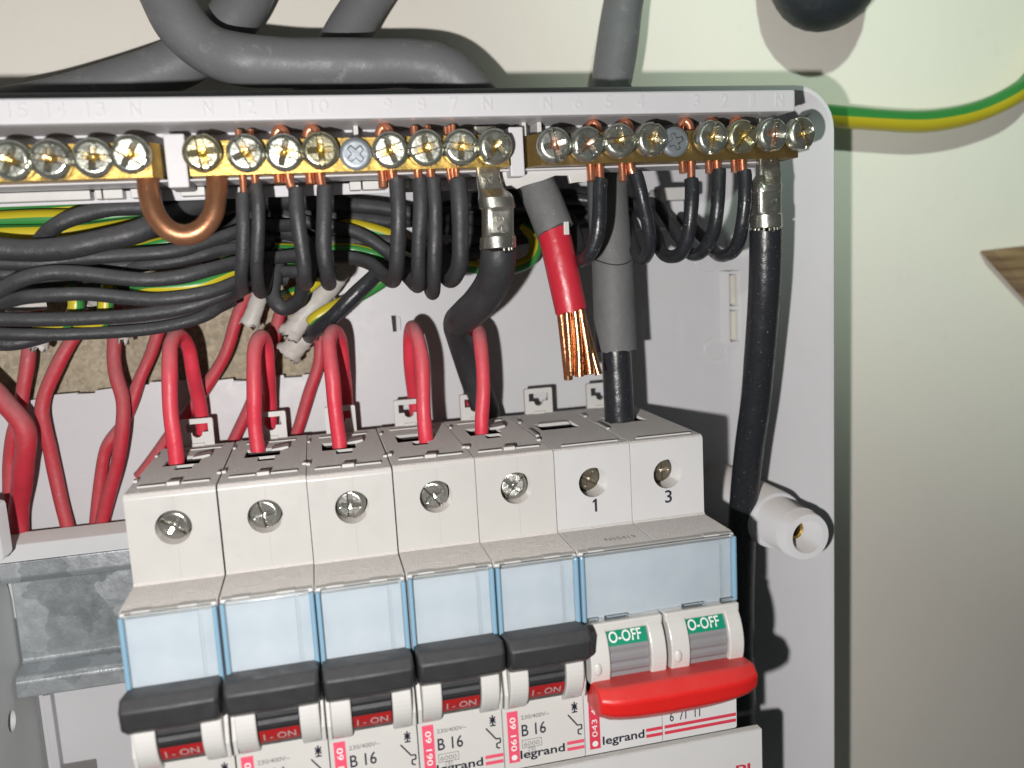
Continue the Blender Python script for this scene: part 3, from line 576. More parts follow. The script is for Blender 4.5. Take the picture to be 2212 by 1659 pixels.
for k, (p, lb) in enumerate((([(560, 470, 44), (640, 465, 44), (740, 470, 45), (842, 480, 46), (960, 470, 48), (1080, 480, 50), (1230, 470, 51), (1330, 480, 51)], 'black wire half hidden behind the hanging loops in the middle'), ([(560, 500, 46), (650, 505, 46), (760, 530, 46), (840, 560, 44), (880, 580, 42), (930, 560, 44), (1000, 530, 47), (1110, 500, 49), (1240, 500, 50)], 'black wire sagging behind the four close hanging wires'), ([(520, 455, 48), (640, 450, 48), (800, 458, 48), (960, 455, 50), (1110, 460, 51), (1230, 455, 51)], 'black wire highest and farthest back behind the hanging loops'), ([(560, 545, 46), (650, 540, 46), (745, 525, 45), (830, 548, 43), (900, 575, 41), (1000, 555, 45), (1080, 530, 48)], 'black wire lowest at the back between the middle loops'), ([(900, 500, 47), (1000, 500, 49), (1100, 520, 50), (1180, 505, 50), (1260, 470, 50), (1370, 470, 49), (1420, 520, 47)], 'black wire passing behind the cut red cable'), ([(380, 520, 36), (470, 490, 38), (540, 470, 40), (640, 462, 42)], 'short black wire seen through the copper link'), ([(340, 470, 34), (400, 452, 36), (480, 442, 38), (560, 450, 42)], 'upper black wire seen through the copper link'))):
    wire(lb, p, 1.75, group='black wires at the back', name='back_wire')
for lb, p in (('black wire hidden deep behind the wavy one at the left', [(-60, 606, 38), (40, 612, 38), (140, 618, 38), (260, 622, 38), (380, 616, 38), (470, 604, 39), (540, 590, 40)]),
              ('black wire in the dark gap above the green stubs', [(-60, 640, 42), (60, 636, 42), (180, 640, 42), (300, 650, 42), (420, 652, 42), (500, 635, 43), (550, 615, 44)]),
              ('black wire in the dark gap under the second lowest one', [(-60, 706, 36), (60, 708, 36), (180, 706, 36), (300, 698, 36), (390, 686, 36), (450, 672, 37), (505, 648, 39)])):
    wire(lb, p, 1.6, group='black wires at the back', name='back_wire')

GE = 'green and yellow earth wires inside the box'
def earth(label, p, r): wire(label, p, r, 'earthin', 'earth_wire', 'wire', GE, n=18)
earth('topmost green and yellow wire at the left edge', [(-60, 458, 40), (0, 456, 40), (100, 452, 40), (180, 449, 40), (300, 446, 42), (420, 446, 45)], 1.5)
earth('widest green and yellow wire at the left, crossed by the arching black wire', [(-60, 478, 36), (0, 476, 36), (100, 472, 36), (200, 469, 36), (300, 462, 37), (400, 468, 40), (520, 480, 44)], 2.0)
earth('green and yellow wire just above the thickest black wire', [(-60, 510, 33), (0, 507, 33), (100, 504, 33), (180, 499, 33), (260, 490, 34), (340, 486, 37), (450, 495, 43)], 2.0)
earth('green wire peeping out under the copper link and between the loops', [(250, 552, 33), (300, 538, 31), (370, 522, 31), (430, 530, 31), (487, 548, 31), (520, 544, 33), (580, 537, 36), (650, 540, 40), (720, 539, 41), (760, 538, 41), (812, 550, 40), (850, 562, 42)], 1.5)
earth('green and yellow wire under the wavy black wire', [(290, 628, 27), (330, 622, 24), (380, 620, 23), (430, 613, 23), (463, 602, 24), (511, 585, 27), (570, 576, 34), (625, 576, 38), (680, 570, 41)], 1.55)
earth('green and yellow wire curving round behind the silver lug', [(700, 480, 46), (772, 488, 44), (842, 509, 44), (900, 540, 44), (960, 563, 45), (1013, 574, 46), (1060, 579, 46), (1110, 578, 46), (1145, 562, 46), (1158, 535, 47), (1150, 508, 48), (1125, 490, 49)], 1.75)
earth('green wire lying under the slanting black wire', [(870, 560, 45), (830, 604, 43), (770, 640, 42), (715, 668, 42), (684, 688, 42), (672, 697, 43)], 1.75)
earth('short green and yellow wire behind the lower ends of the loops', [(705, 588, 44), (690, 603, 42), (665, 622, 41), (635, 632, 43), (610, 640, 48)], 1.6)
earth('green stub hanging in the gap at the far left of the bundle', [(150, 625, 34), (163, 655, 33), (158, 680, 33), (130, 702, 34), (80, 704, 36)], 1.7)
earth('green and yellow stub hanging in the gap near the middle of the bundle', [(236, 620, 34), (230, 655, 33), (224, 685, 33), (190, 704, 34), (150, 712, 38)], 1.8)

# white cut-back sheaths
def sheath(label, pts, r, wob=0.05):
    t = thing('cut_sheath', label, 'cable sheath', vp(pts)[0], 'pale sheaths cut back from the cables')
    P = vp(pts); C, Rr = spline(P, [r] * len(P), 6)
    T = [(C[min(i + 1, len(C) - 1)] - C[max(i - 1, 0)]).normalized() for i in range(len(C))]
    V = []; F = []; n = 18; u = Vector((0, -1, 0))
    for ring in (1.0, 0.86):
        for i in range(len(C)):
            u = (Vector((0, -1, 0)) - T[i] * T[i].dot(Vector((0, -1, 0)))).normalized(); v = T[i].cross(u)
            flare = 1 + 0.18 * max(0, (i / (len(C) - 1) - .75) / .25)
            for k in range(n):
                a = 2 * math.pi * k / n; rr = r * ring * flare * (1 + random.uniform(-wob, wob)); off = T[i] * (random.uniform(-.9, .9) if i == len(C) - 1 else 0)
                V.append(C[i] + (u * math.cos(a) * 0.75 + v * math.sin(a)) * rr + off)
    m = len(C) * n
    for s in (0, m):
        for i in range(len(C) - 1):
            for k in range(n): F.append((s + i * n + k, s + i * n + (k + 1) % n, s + (i + 1) * n + (k + 1) % n, s + (i + 1) * n + k))
    e = (len(C) - 1) * n
    for k in range(n): F.append((e + k, e + (k + 1) % n, m + e + (k + 1) % n, m + e + k))
    obj('sleeve', V, F, 'sheath', t, smooth=True)
sheath('pale crumpled cut sheath at the end of the slanting black wire', [(735, 585, 47), (712, 620, 46), (680, 655, 45), (655, 685, 45), (640, 705, 45), (625, 722, 46)], 2.6, 0.10)
sheath('pale torn sheath with pointed lip lying lowest beside the red loops', [(725, 650, 50), (700, 680, 49), (668, 715, 49), (640, 745, 50), (622, 765, 51)], 2.9, 0.13)
sheath('small pale cut sheath between the red wires under the bundle', [(575, 600, 50), (562, 635, 48), (548, 675, 47), (538, 703, 47)], 2.1)
sheath('pale sheath lying sideways in the gap at the left of the bundle', [(100, 655, 40), (60, 660, 39), (20, 660, 39)], 1.4)
sheath('short pale sheath between the two green stubs', [(216, 645, 42), (205, 656, 40), (196, 668, 39)], 1.7)
sheath('little white sheath end under the bundle at the left edge', [(100, 690, 46), (92, 715, 45), (84, 755, 44)], 1.8)
sheath('little white sheath end under the bundle beside the second red wire', [(268, 690, 46), (268, 715, 45), (267, 738, 45)], 1.1)

# red wires at the left and behind the breakers
GR = 'red live wires coming from behind the bundle'
def red(label, p, r, m='redold', g=GR): return wire(label, p, r, m, 'live_wire', 'wire', g, n=16)
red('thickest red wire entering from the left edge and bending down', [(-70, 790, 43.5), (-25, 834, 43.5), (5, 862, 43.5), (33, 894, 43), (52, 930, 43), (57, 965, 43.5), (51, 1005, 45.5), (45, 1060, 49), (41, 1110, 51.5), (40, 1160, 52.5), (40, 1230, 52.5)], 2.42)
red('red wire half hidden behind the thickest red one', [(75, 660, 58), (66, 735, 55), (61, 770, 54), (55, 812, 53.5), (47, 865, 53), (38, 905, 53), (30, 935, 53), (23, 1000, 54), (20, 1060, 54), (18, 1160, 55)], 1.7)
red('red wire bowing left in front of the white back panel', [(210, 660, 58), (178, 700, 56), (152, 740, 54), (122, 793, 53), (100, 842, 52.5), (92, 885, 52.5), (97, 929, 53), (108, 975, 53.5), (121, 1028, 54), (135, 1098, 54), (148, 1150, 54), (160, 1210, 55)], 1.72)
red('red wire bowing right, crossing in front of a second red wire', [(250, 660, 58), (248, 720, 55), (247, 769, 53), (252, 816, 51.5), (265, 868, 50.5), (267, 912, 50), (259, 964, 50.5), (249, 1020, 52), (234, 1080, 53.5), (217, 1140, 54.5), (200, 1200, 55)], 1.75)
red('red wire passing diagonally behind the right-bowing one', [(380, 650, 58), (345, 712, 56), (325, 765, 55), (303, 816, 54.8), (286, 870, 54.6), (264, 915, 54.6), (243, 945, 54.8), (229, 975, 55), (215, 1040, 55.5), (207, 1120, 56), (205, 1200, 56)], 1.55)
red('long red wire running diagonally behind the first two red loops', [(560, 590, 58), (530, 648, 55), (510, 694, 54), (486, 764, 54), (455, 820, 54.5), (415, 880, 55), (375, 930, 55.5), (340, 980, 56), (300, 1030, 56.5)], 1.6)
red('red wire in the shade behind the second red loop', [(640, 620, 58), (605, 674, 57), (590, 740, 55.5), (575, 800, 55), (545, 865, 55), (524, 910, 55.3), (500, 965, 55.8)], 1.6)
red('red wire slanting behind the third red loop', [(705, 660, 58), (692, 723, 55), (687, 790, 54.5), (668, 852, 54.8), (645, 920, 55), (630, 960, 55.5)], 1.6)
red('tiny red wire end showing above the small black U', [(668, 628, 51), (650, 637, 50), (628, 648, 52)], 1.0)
GL = 'red loops entering the breaker tops'
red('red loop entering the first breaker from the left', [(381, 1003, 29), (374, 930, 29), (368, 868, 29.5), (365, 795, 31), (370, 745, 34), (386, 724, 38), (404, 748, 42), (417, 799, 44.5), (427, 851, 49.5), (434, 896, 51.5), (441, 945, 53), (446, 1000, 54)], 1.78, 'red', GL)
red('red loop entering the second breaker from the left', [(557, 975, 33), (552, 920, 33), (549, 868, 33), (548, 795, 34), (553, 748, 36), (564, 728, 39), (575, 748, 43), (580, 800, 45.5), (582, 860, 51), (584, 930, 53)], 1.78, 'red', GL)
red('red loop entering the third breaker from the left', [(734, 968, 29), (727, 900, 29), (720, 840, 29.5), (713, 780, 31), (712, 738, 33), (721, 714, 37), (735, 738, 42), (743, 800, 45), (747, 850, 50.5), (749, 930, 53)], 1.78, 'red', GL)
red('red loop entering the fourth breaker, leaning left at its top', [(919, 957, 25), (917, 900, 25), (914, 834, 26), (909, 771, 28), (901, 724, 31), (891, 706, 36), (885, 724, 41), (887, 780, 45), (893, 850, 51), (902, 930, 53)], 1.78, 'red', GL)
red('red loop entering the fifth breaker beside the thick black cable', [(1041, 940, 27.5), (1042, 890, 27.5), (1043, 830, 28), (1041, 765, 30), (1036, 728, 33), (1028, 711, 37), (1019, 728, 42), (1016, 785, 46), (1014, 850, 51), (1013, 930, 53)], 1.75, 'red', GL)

# ------------------------------------------------------------------ lugs and heavy cables
def loft(secs, n=28):
    # secs: (z, cx, cy, half x, half y, exponent)
    V = []; F = []
    for z, cx, cy, a, b, e in secs:
        for k in range(n):
            t = 2 * math.pi * k / n; c, s = math.cos(t), math.sin(t)
            V.append((cx + a * math.copysign(abs(c) ** (2 / e), c), cy + b * math.copysign(abs(s) ** (2 / e), s), z))
    for i in range(len(secs) - 1):
        for k in range(n): F.append((i * n + k, i * n + (k + 1) % n, (i + 1) * n + (k + 1) % n, (i + 1) * n + k))
    F.append(tuple(range(n))); F.append(tuple(range((len(secs) - 1) * n + n - 1, (len(secs) - 1) * n - 1, -1)))
    return V, F
def lugged(label, pts, r, lug, marks, m='blackclean'):
    P = vp(pts); t = thing('lugged_cable', label, 'cable', P[len(P) // 2], 'black cables with silver lugs')
    tube('insulation', P, r, m, t, n=24, sub=10, jag=.25)
    lo = obj('cable_lug', *loft(lug, 36), 'tin', t, angle=28)
    a = P[0]; zb = lug[-1][0]
    for k in range(14):
        an = 2 * math.pi * k / 14; rr = lug[-1][3] * 0.92
        if marks[0][0] == 'A5' and math.cos(an) < 0.1: continue
        x = lug[-1][1] + rr * math.cos(an); y = lug[-1][2] + rr * math.sin(an)
        tube('strand', [(x, y, zb + 1), (x * .5 + a.x * .5 + (x - lug[-1][1]) * .5, y * .5 + a.y * .5 + (y - lug[-1][2]) * .5, a.z - .6)], 0.42, 'tin', lo, n=6, sub=2)
    for s, x, z, w_, h_, yy in marks:
        text('stamped_mark', s, lambda u, v, d: (u, yy - max(d, 0), v), x, z, w_, h_, 'tin', lo, rot=1, ext=0.12)
    return t
# left lug: palm through the bar, barrel and crimp
q = lambda vx, vy, y=8: at(vx, vy, y)
zt = BZ1 + 2.2
pc = q(1058, 390); b1 = q(1071, 428); b2_ = q(1075, 455); b3 = q(1076, 512); b4 = q(1076, 537)
lugged('black cable bent to the left below the silver lug in the middle', [(1077, 538, 8), (1076, 560, 8.5), (1071, 590, 11), (1058, 622, 15), (1034, 655, 19), (1005, 682, 25), (990, 700, 33), (998, 735, 40), (1015, 790, 45), (1035, 850, 47.5), (1055, 905, 49), (1065, 960, 50)], [4.0, 4.0, 4.0, 4.0, 4.0, 3.9, 3.8, 3.8, 3.8, 3.8, 3.8, 3.8],
       [(zt, pc.x - .3, 9.2, 2.5, .9, 7), (61, pc.x - .2, 9.0, 2.55, .9, 7), (pc.z, pc.x, 8.6, 2.6, 1.0, 6), (q(1060, 408).z, pc.x + .2, 8.4, 2.75, 1.2, 5), (b1.z + .8, b1.x - .2, 8.2, 3.5, 2.4, 3.4), (b1.z, b1.x, 8.2, 3.85, 3.3, 2.6), (b2_.z + .6, b2_.x, 8.2, 3.9, 3.5, 2.4), (b2_.z + .45, b2_.x, 8.2, 3.55, 3.1, 3), (b2_.z - .3, b2_.x, 8.2, 3.35, 2.6, 4.5), (b3.z + .9, b3.x, 8.2, 3.35, 2.6, 4.5), (b3.z + .2, b3.x, 8.2, 3.55, 3.1, 3), (b3.z, b3.x, 8.2, 3.95, 3.8, 2.2), (b4.z + .2, b4.x, 8.2, 4.05, 3.95, 2), (b4.z, b4.x, 8.2, 3.9, 3.8, 2), (b4.z, b4.x, 8.2, 3.3, 3.2, 2)],
       [('A5', b2_.x + .9, q(1075, 508).z, 4.2, 1.9, 5.62), ('KS', pc.x + .6, q(1058, 396).z, 2.2, 1.0, 7.6)], 'black')
pc = q(1662, 345); b1 = q(1655, 402); b2_ = q(1654, 415); b3 = q(1655, 462); b4 = q(1656, 493)
lugged('black cable hanging straight from the right silver lug down the box side', [(1654, 497, 8), (1653, 560, 8.5), (1650, 640, 10), (1641, 764, 14), (1632, 868, 18), (1618, 972, 22), (1606, 1094, 27), (1600, 1250, 32), (1602, 1450, 36), (1608, 1640, 38)], 3.75,
       [(zt + .6, pc.x + .3, 9.2, 2.55, .9, 7), (61, pc.x + .2, 9.0, 2.55, .9, 7), (pc.z, pc.x, 8.6, 2.65, 1.0, 6), (q(1660, 378).z, pc.x - .1, 8.4, 2.9, 1.4, 5), (b1.z + .7, b1.x, 8.2, 3.4, 2.6, 3.2), (b1.z, b1.x, 8.2, 3.6, 3.2, 2.6), (b2_.z, b2_.x, 8.2, 3.55, 3.3, 2.4), (b2_.z - .2, b2_.x, 8.2, 3.2, 2.8, 4), (b3.z + .6, b3.x, 8.2, 3.15, 2.7, 4), (b3.z, b3.x, 8.2, 3.3, 3.0, 3), (b3.z - .3, b3.x, 8.2, 3.65, 3.6, 2.2), (b4.z + .2, b4.x, 8.2, 3.7, 3.7, 2), (b4.z, b4.x, 8.2, 3.5, 3.5, 2), (b4.z, b4.x, 8.2, 3.0, 3.0, 2)],
       [('A3', b2_.x + 1.5, q(1655, 462).z, 3.6, 1.6, 5.55), ('KS', pc.x + 1.4, q(1662, 362).z, 2.4, 1.3, 7.55)])

# cut cable with bare strands
t = thing('cut_cable', 'grey sheathed cable with red insulation cut off to show bare copper strands', 'cable', at(1240, 760, 20))
P = vp([(1090, 250, 42), (1120, 320, 30), (1150, 380, 24), (1176, 440, 21), (1199, 498, 19)])
tube('sheath', P, 4.6, 'greymat', t, n=26, wob=0.004, jag=.35)
tube('insulation', vp([(1180, 455, 20.5), (1196, 503, 19), (1216, 590, 17.5), (1234, 672, 17)]), 3.85, 'redclean', t, n=26, jag=.28)
tag_ = at(1222, 492, 15); box('sheath_scrap', tag_.x - .5, tag_.x + .7, 14.6, 15.4, tag_.z - 1.6, tag_.z + 1.4, 'clean', t, 0.1)
A = at(1230, 655, 17.2); B_ = at(1259, 812, 16.5); ax = (B_ - A).normalized(); u = Vector((1, 0, 0)); u = (u - ax * u.dot(ax)).normalized(); v = ax.cross(u)
lay = [(0, 0)] + [(1, k) for k in range(5)] + [(2, k) for k in range(8)]
for q_, k in lay:
    a0 = 2 * math.pi * k / (6, 5, 8)[q_] + .3 * q_; r0 = (0, 1.3, 2.5)[q_]; r1 = r0 * random.uniform(1.1, 1.5)
    tw = random.uniform(.55, .75); ln = random.uniform(.93, 1.02); P = []
    for i in range(5):
        f = i / 4; rr = r0 + (r1 - r0) * f * f; an = a0 + tw * f
        P.append(A + (B_ - A) * f * ln + (u * math.cos(an) * (1 + .12 * f) + v * math.sin(an)) * rr)
    tube('copper_strand', P, random.uniform(.95, 1.12), 'strand', t, n=10, sub=4, sway=.04)

# cable into the main switch
t = thing('feed_cable', 'grey sheathed black cable dropping into the second pole of the main switch', 'cable', at(1336, 900, 26))
tube('sheath', vp([(1330, 200, 40), (1318, 300, 36), (1312, 380, 32), (1315, 470, 29), (1322, 556, 27.5), (1326, 660, 26.5), (1331, 757, 26)]), [5.2, 5.2, 5.1, 5.1, 5.15, 5.2, 5.25], 'greymat', t, n=28, wob=0.004, jag=.22)
c = at(1320, 562, 27.3); V = []; 
tube('sheath_seam', [c + Vector((5.3 * math.cos(a), 5.3 * math.sin(a), .7 * math.cos(2 * a) + .5 * math.sin(a))) for a in [math.pi * (1 + i / 14) for i in range(15)]], 0.14, 'cavity', t, n=6, sub=2)
tube('insulation', vp([(1329, 730, 26), (1333, 800, 25.8), (1336, 860, 25.6), (1339, 925, 25.5)]), 3.75, 'blackclean', t, n=26)

GT = 'grey sheathed cables entering the top of the box'
def big(label, p, r, m='grey'): return wire(label, p, r, m, 'supply_cable', 'cable', GT, n=28)
big('big grey cable curving from the top left across and into the box', [(120, -560, 46), (190, -380, 43), (245, -230, 41), (300, -110, 40), (352, -20, 39), (398, 58, 37), (452, 106, 36), (522, 130, 35), (600, 136, 35), (694, 137, 35), (800, 137, 35), (885, 138, 35), (955, 154, 35), (1008, 190, 35), (1045, 240, 35), (1065, 310, 36)], 5.75)
big('grey cable sweeping down to the left behind the big curved one', [(790, -520, 52), (680, -300, 52), (600, -140, 52), (560, -60, 52), (522, 10, 51.5), (485, 62, 51), (440, 100, 50), (385, 134, 49), (325, 160, 48), (262, 186, 47), (150, 216, 45), (20, 244, 43), (-80, 262, 42)], 5.9)
big('grey cable running up behind the big curved one, left of centre', [(1090, -500, 53), (960, -280, 53), (860, -110, 53), (815, -35, 53), (780, 25, 53), (742, 88, 53), (705, 150, 52), (680, 220, 50), (670, 300, 48)], 5.6)
big('single straight grey cable entering the box right of centre', [(1430, -520, 52), (1395, -280, 51), (1368, -110, 50), (1358, -50, 49), (1348, 5, 48), (1333, 95, 46), (1318, 190, 44), (1312, 260, 42)], 5.4)

# round black rubber knob at the top edge
kc = at(1786, -86, 52)
t = thing('rubber_knob', 'round black rubber knob hanging at the top edge right of the cables', 'knob', (kc.x, kc.y, kc.z - 17))
V = []; F = []; n = 36; rings = 22
prof = [(0.02, -19.2), (3.3, -18.9), (6.6, -17.9), (9.9, -16.1), (12.6, -13.5), (14.9, -10.3), (16.5, -6.6), (17.5, -2), (17.8, 2), (17.6, 8), (16.8, 14), (12, 20), (8, 24), (7.2, 27), (7, 75)]
for r_, dz in prof:
    for k in range(n):
        a = 2 * math.pi * k / n; rr = r_ * (1 + random.uniform(-.008, .008)); tilt = 0.10 * r_ * math.cos(a)
        V.append((kc.x + rr * math.cos(a) + .0, kc.y + rr * math.sin(a) * .78, kc.z + dz + tilt * (1 if dz < 0 else 0)))
for i in range(len(prof) - 1):
    for k in range(n): F.append((i * n + k, i * n + (k + 1) % n, (i + 1) * n + (k + 1) % n, (i + 1) * n + k))
obj('knob_body', V, F, 'rubber', t, smooth=True)
wire('single green and yellow earth wire crossing the wall at the right', [(1600, 236, 60), (1700, 240, 59), (1760, 246, 58.5), (1830, 254, 58.5), (1896, 260, 58.5), (2000, 262, 58.5), (2104, 243, 58), (2184, 209, 57.5), (2225, 178, 60), (2262, 120, 60), (2290, 30, 60)], 3.25, 'earth', 'earth_wire', 'wire', None, n=24)

# ------------------------------------------------------------------ circuit breakers
MW, G = 17.8, 0.14
ZL, YN, ZNB = -18.8, -14.2, -64.9           # ledge height, nose face, nose bottom
BC = (-9.5, -42.0)                          # toggle barrel axis (y,z)
def arc(cy, cz, r, a0, a1, n=5): return [(cy + r * math.cos(math.radians(a0 + (a1 - a0) * i / n)), cz + r * math.sin(math.radians(a0 + (a1 - a0) * i / n))) for i in range(n + 1)]
def module_body(x0, x1, holes_face, holes_top, m, parent, name='body'):
    # side profile, face and top are sheets with holes
    top_end = arc(1.1, -1.1, 1.1, 90, 180)          # rounded front top edge
    nose_top = arc(YN + 1.4, ZL - 1.4, 1.4, 90, 180)
    prof = [(46.4, 0)] + top_end + [(0, ZL + .5), (-.5, ZL)] + nose_top + [(YN, ZNB + .8), (YN + .8, ZNB), (0, ZNB - .2), (0, -83), (46.4, -83)]
    n = len(prof); c = 0.28
    V = [(x0, y, z) for y, z in prof] + [(x1, y, z) for y, z in prof]; F = [tuple(range(n)), tuple(range(2 * n - 1, n - 1, -1))]
    for i in range(n):
        j = (i + 1) % n
        if i == 0 or i == len(top_end): continue       # top and face are separate sheets
        F.append((i, j, n + j, n + i))
    plt = lambda p, q_, d: (p, q_, -d)
    plf = lambda p, q_, d: (p, d, q_)
    g2 = plate([(x0, 1.1), (x1, 1.1), (x1, 46.4), (x0, 46.4)], holes_top, plt, 0, .7)
    g3 = plate([(x0, ZL + .5), (x1, ZL + .5), (x1, -1.1), (x0, -1.1)], holes_face, plf, 0, 6)
    return obj(name, *merge((V, F), g2, g3), m, parent, angle=28)
def rect(x0, x1, y0, y1): return [(x0, y0), (x1, y0), (x1, y1), (x0, y1)]
def on_barrel(r, x, s):   # s: arc length below (+) / above (-) the forward direction
    a = s / r
    return (x, BC[0] - r * math.cos(a), BC[1] - r * math.sin(a))
def patch(name, x0, x1, s0, s1, r, m, parent, n=8):
    V = [on_barrel(r, x, s0 + (s1 - s0) * i / n) for i in range(n + 1) for x in (x0, x1)]
    V += [on_barrel(r - .12, x, s0 + (s1 - s0) * i / n) for i in range(n + 1) for x in (x0, x1)]
    k = 2 * (n + 1); F = []
    for i in range(n):
        F += [(2 * i, 2 * i + 1, 2 * i + 3, 2 * i + 2), (k + 2 * i, k + 2 * i + 2, k + 2 * i + 3, k + 2 * i + 1), (2 * i, 2 * i + 2, k + 2 * i + 2, k + 2 * i), (2 * i + 1, k + 2 * i + 1, k + 2 * i + 3, 2 * i + 3)]
    F += [(0, k, k + 1, 1), (2 * n, 2 * n + 1, k + 2 * n + 1, k + 2 * n)]
    return obj(name, V, F, m, parent, angle=30)
def barrel_text(name, s, x, s_top, width, height, r, m, parent, bold=0.0):
    V, F = text_geo(s, 1.0, bold); xs = [v[0] for v in V]; ys = [v[1] for v in V]; a, b, c, d = min(xs), max(xs), min(ys), max(ys)
    W = [on_barrel(r, x + (p[0] - a) / (b - a) * width, s_top + height * (1 - (p[1] - c) / (d - c))) for p in V]
    return obj(name, W, F, m, parent)
def barrel(name, x0, x1, m, parent, r=9.0):
    n = 40; V = []; F = []
    for x in (x0, x1):
        for k in range(n):
            s = (-95 + 190 * k / (n - 1)) / 180 * math.pi; rr = r - (0.28 if abs(math.degrees(s) - 4) < 2.6 or abs(math.degrees(s) - 17) < 2.6 or abs(math.degrees(s) + 12) < 2.6 else 0)
            V.append((x, BC[0] - rr * math.cos(s), BC[1] - rr * math.sin(s)))
    F = [(k, k + 1, n + k + 1, n + k) for k in range(n - 1)] + [tuple(range(n)), tuple(range(2 * n - 1, n - 1, -1))]
    return obj(name, V, F, m, parent, angle=25)
def cheek(x0, x1, parent, m, r=9.9, nub=None, zoff=0):
    prof = [(BC[0] - r * math.cos(a), BC[1] + zoff - r * math.sin(a)) for a in [math.radians(-62 + 124 * i / 20) for i in range(21)]]
    prof = [(YN + .4, prof[0][1])] + prof + [(YN + .4, prof[-1][1])]
    o = obj('cheek', *extr(prof, 'x', x0, x1), m, parent, bevel=0.35)
    if nub is not None:
        V, F = [], []
        c_ = on_barrel(r, nub, 0.5); n = 12
        for i in range(5):
            ph = math.pi / 2 * i / 4
            for k in range(n): V.append((c_[0] + .9 * math.cos(ph) * math.cos(2 * math.pi * k / n), c_[1] - .55 * math.sin(ph) + .1, c_[2] + 1.5 * math.cos(ph) * math.sin(2 * math.pi * k / n)))
        for i in range(4):
            for k in range(n): F.append((i * n + k, i * n + (k + 1) % n, (i + 1) * n + (k + 1) % n, (i + 1) * n + k))
        obj('pivot_nub', V, F, m, o, smooth=True)
    return o
def loft_x(prof, stations):
    # stations: (x, scale about anchor in y, scale in z); prof (y,z)
    ay, az = prof[0]; n = len(prof); V = []; F = []
    for x, sy, sz in stations:
        V += [(x, ay + (p - ay) * sy, az + (q_ - az) * sz) for p, q_ in prof]
    for i in range(len(stations) - 1):
        for k in range(n): F.append((i * n + k, i * n + (k + 1) % n, (i + 1) * n + (k + 1) % n, (i + 1) * n + k))
    F.append(tuple(range(n))); F.append(tuple(range(len(V) - 1, len(V) - n - 1, -1)))
    return V, F
def latch(x, parent, m='clean'):
    pl3 = lambda p, q_, d: (p, 46.0 + d, q_)
    z0 = -.5
    win = [(x - 2.7, z0 + 3.9), (x - 1.3, z0 + 3.9), (x - 1.1, z0 + 3.1), (x - .4, z0 + 2.6), (x + .4, z0 + 2.6), (x + 1.1, z0 + 3.1), (x + 1.3, z0 + 3.9), (x + 2.7, z0 + 3.9), (x + 2.7, z0 + 6.1), (x - 2.7, z0 + 6.1)]
    V, F = plate([(x - 3.9, z0), (x + 3.9, z0), (x + 3.9, z0 + 7.1), (x + 3.6, z0 + 7.4), (x - 3.6, z0 + 7.4), (x - 3.9, z0 + 7.1)], [win], pl3, 1.2, 1.2)
    o = obj('latch_clip', V, F, m, parent)
    box('latch_step', x - 1.6, x + 1.6, 45.4, 45.95, z0, z0 + 1.2, m, o, 0.1)
    return o
def cover(x0, x1, parent, zb=-34.6):
    c = obj('label_cover', *boxg(x0 + .9, x1 - .9, YN - 1.5, YN - 1.0, zb, ZL - .55), 'cover', parent)
    pr = [(YN - 1.5, zb), (YN - 1.5, ZL - 1.2), (YN - 1.0, ZL - .55), (YN + .8, ZL - .25), (YN + .8, ZL - .1), (YN - 1.2, ZL - .3), (YN - 1.75, ZL - 1.0), (YN - 1.75, zb)]
    for a, b in ((x0 + .05, x0 + .95), (x1 - .95, x1 - .05)):
        obj('cover_edge', *boxg(a, b, YN - 1.75, YN - .15, zb - .2, ZL - .5), 'blueedge', c, bevel=0.35)
    obj('cover_top', *boxg(x0 + 1, x1 - 1, YN - 1.7, YN - .2, ZL - .75, ZL - .15), 'cover', c, bevel=0.2)
    lab = obj('paper_label', *boxg(x0 + 1.2, x1 - 3.6, YN - .6, YN - .35, zb + .1, ZL - 1.2), 'paper', c)
    obj('label_tray', *boxg(x0 + 1.0, x1 - 1.0, YN - .3, YN - .1, zb + .05, ZL - .9), 'paper', c)
    obj('tray_edge', *boxg(x1 - 3.3, x1 - 3.1, YN - .55, YN - .31, zb + .4, ZL - 2.4), 'paper', c)
    obj('cover_ledge', *boxg(x0 + .1, x1 - .1, YN - .5, YN + 1.7, ZL - 1.4, ZL - .02), 'clean', c, bevel=0.3)
    for xa, xb in ((x0 + 2.2, x0 + 5.6), (x1 - 7, x1 - 3.5)):
        obj('cover_tab', *boxg(xa, xb, YN - .6, YN + 1.2, ZL - .3, ZL + .12), 'clean', c, bevel=0.05)
    return c
def flat(u, v, d): return (u, YN - .03 - max(d, 0), v)
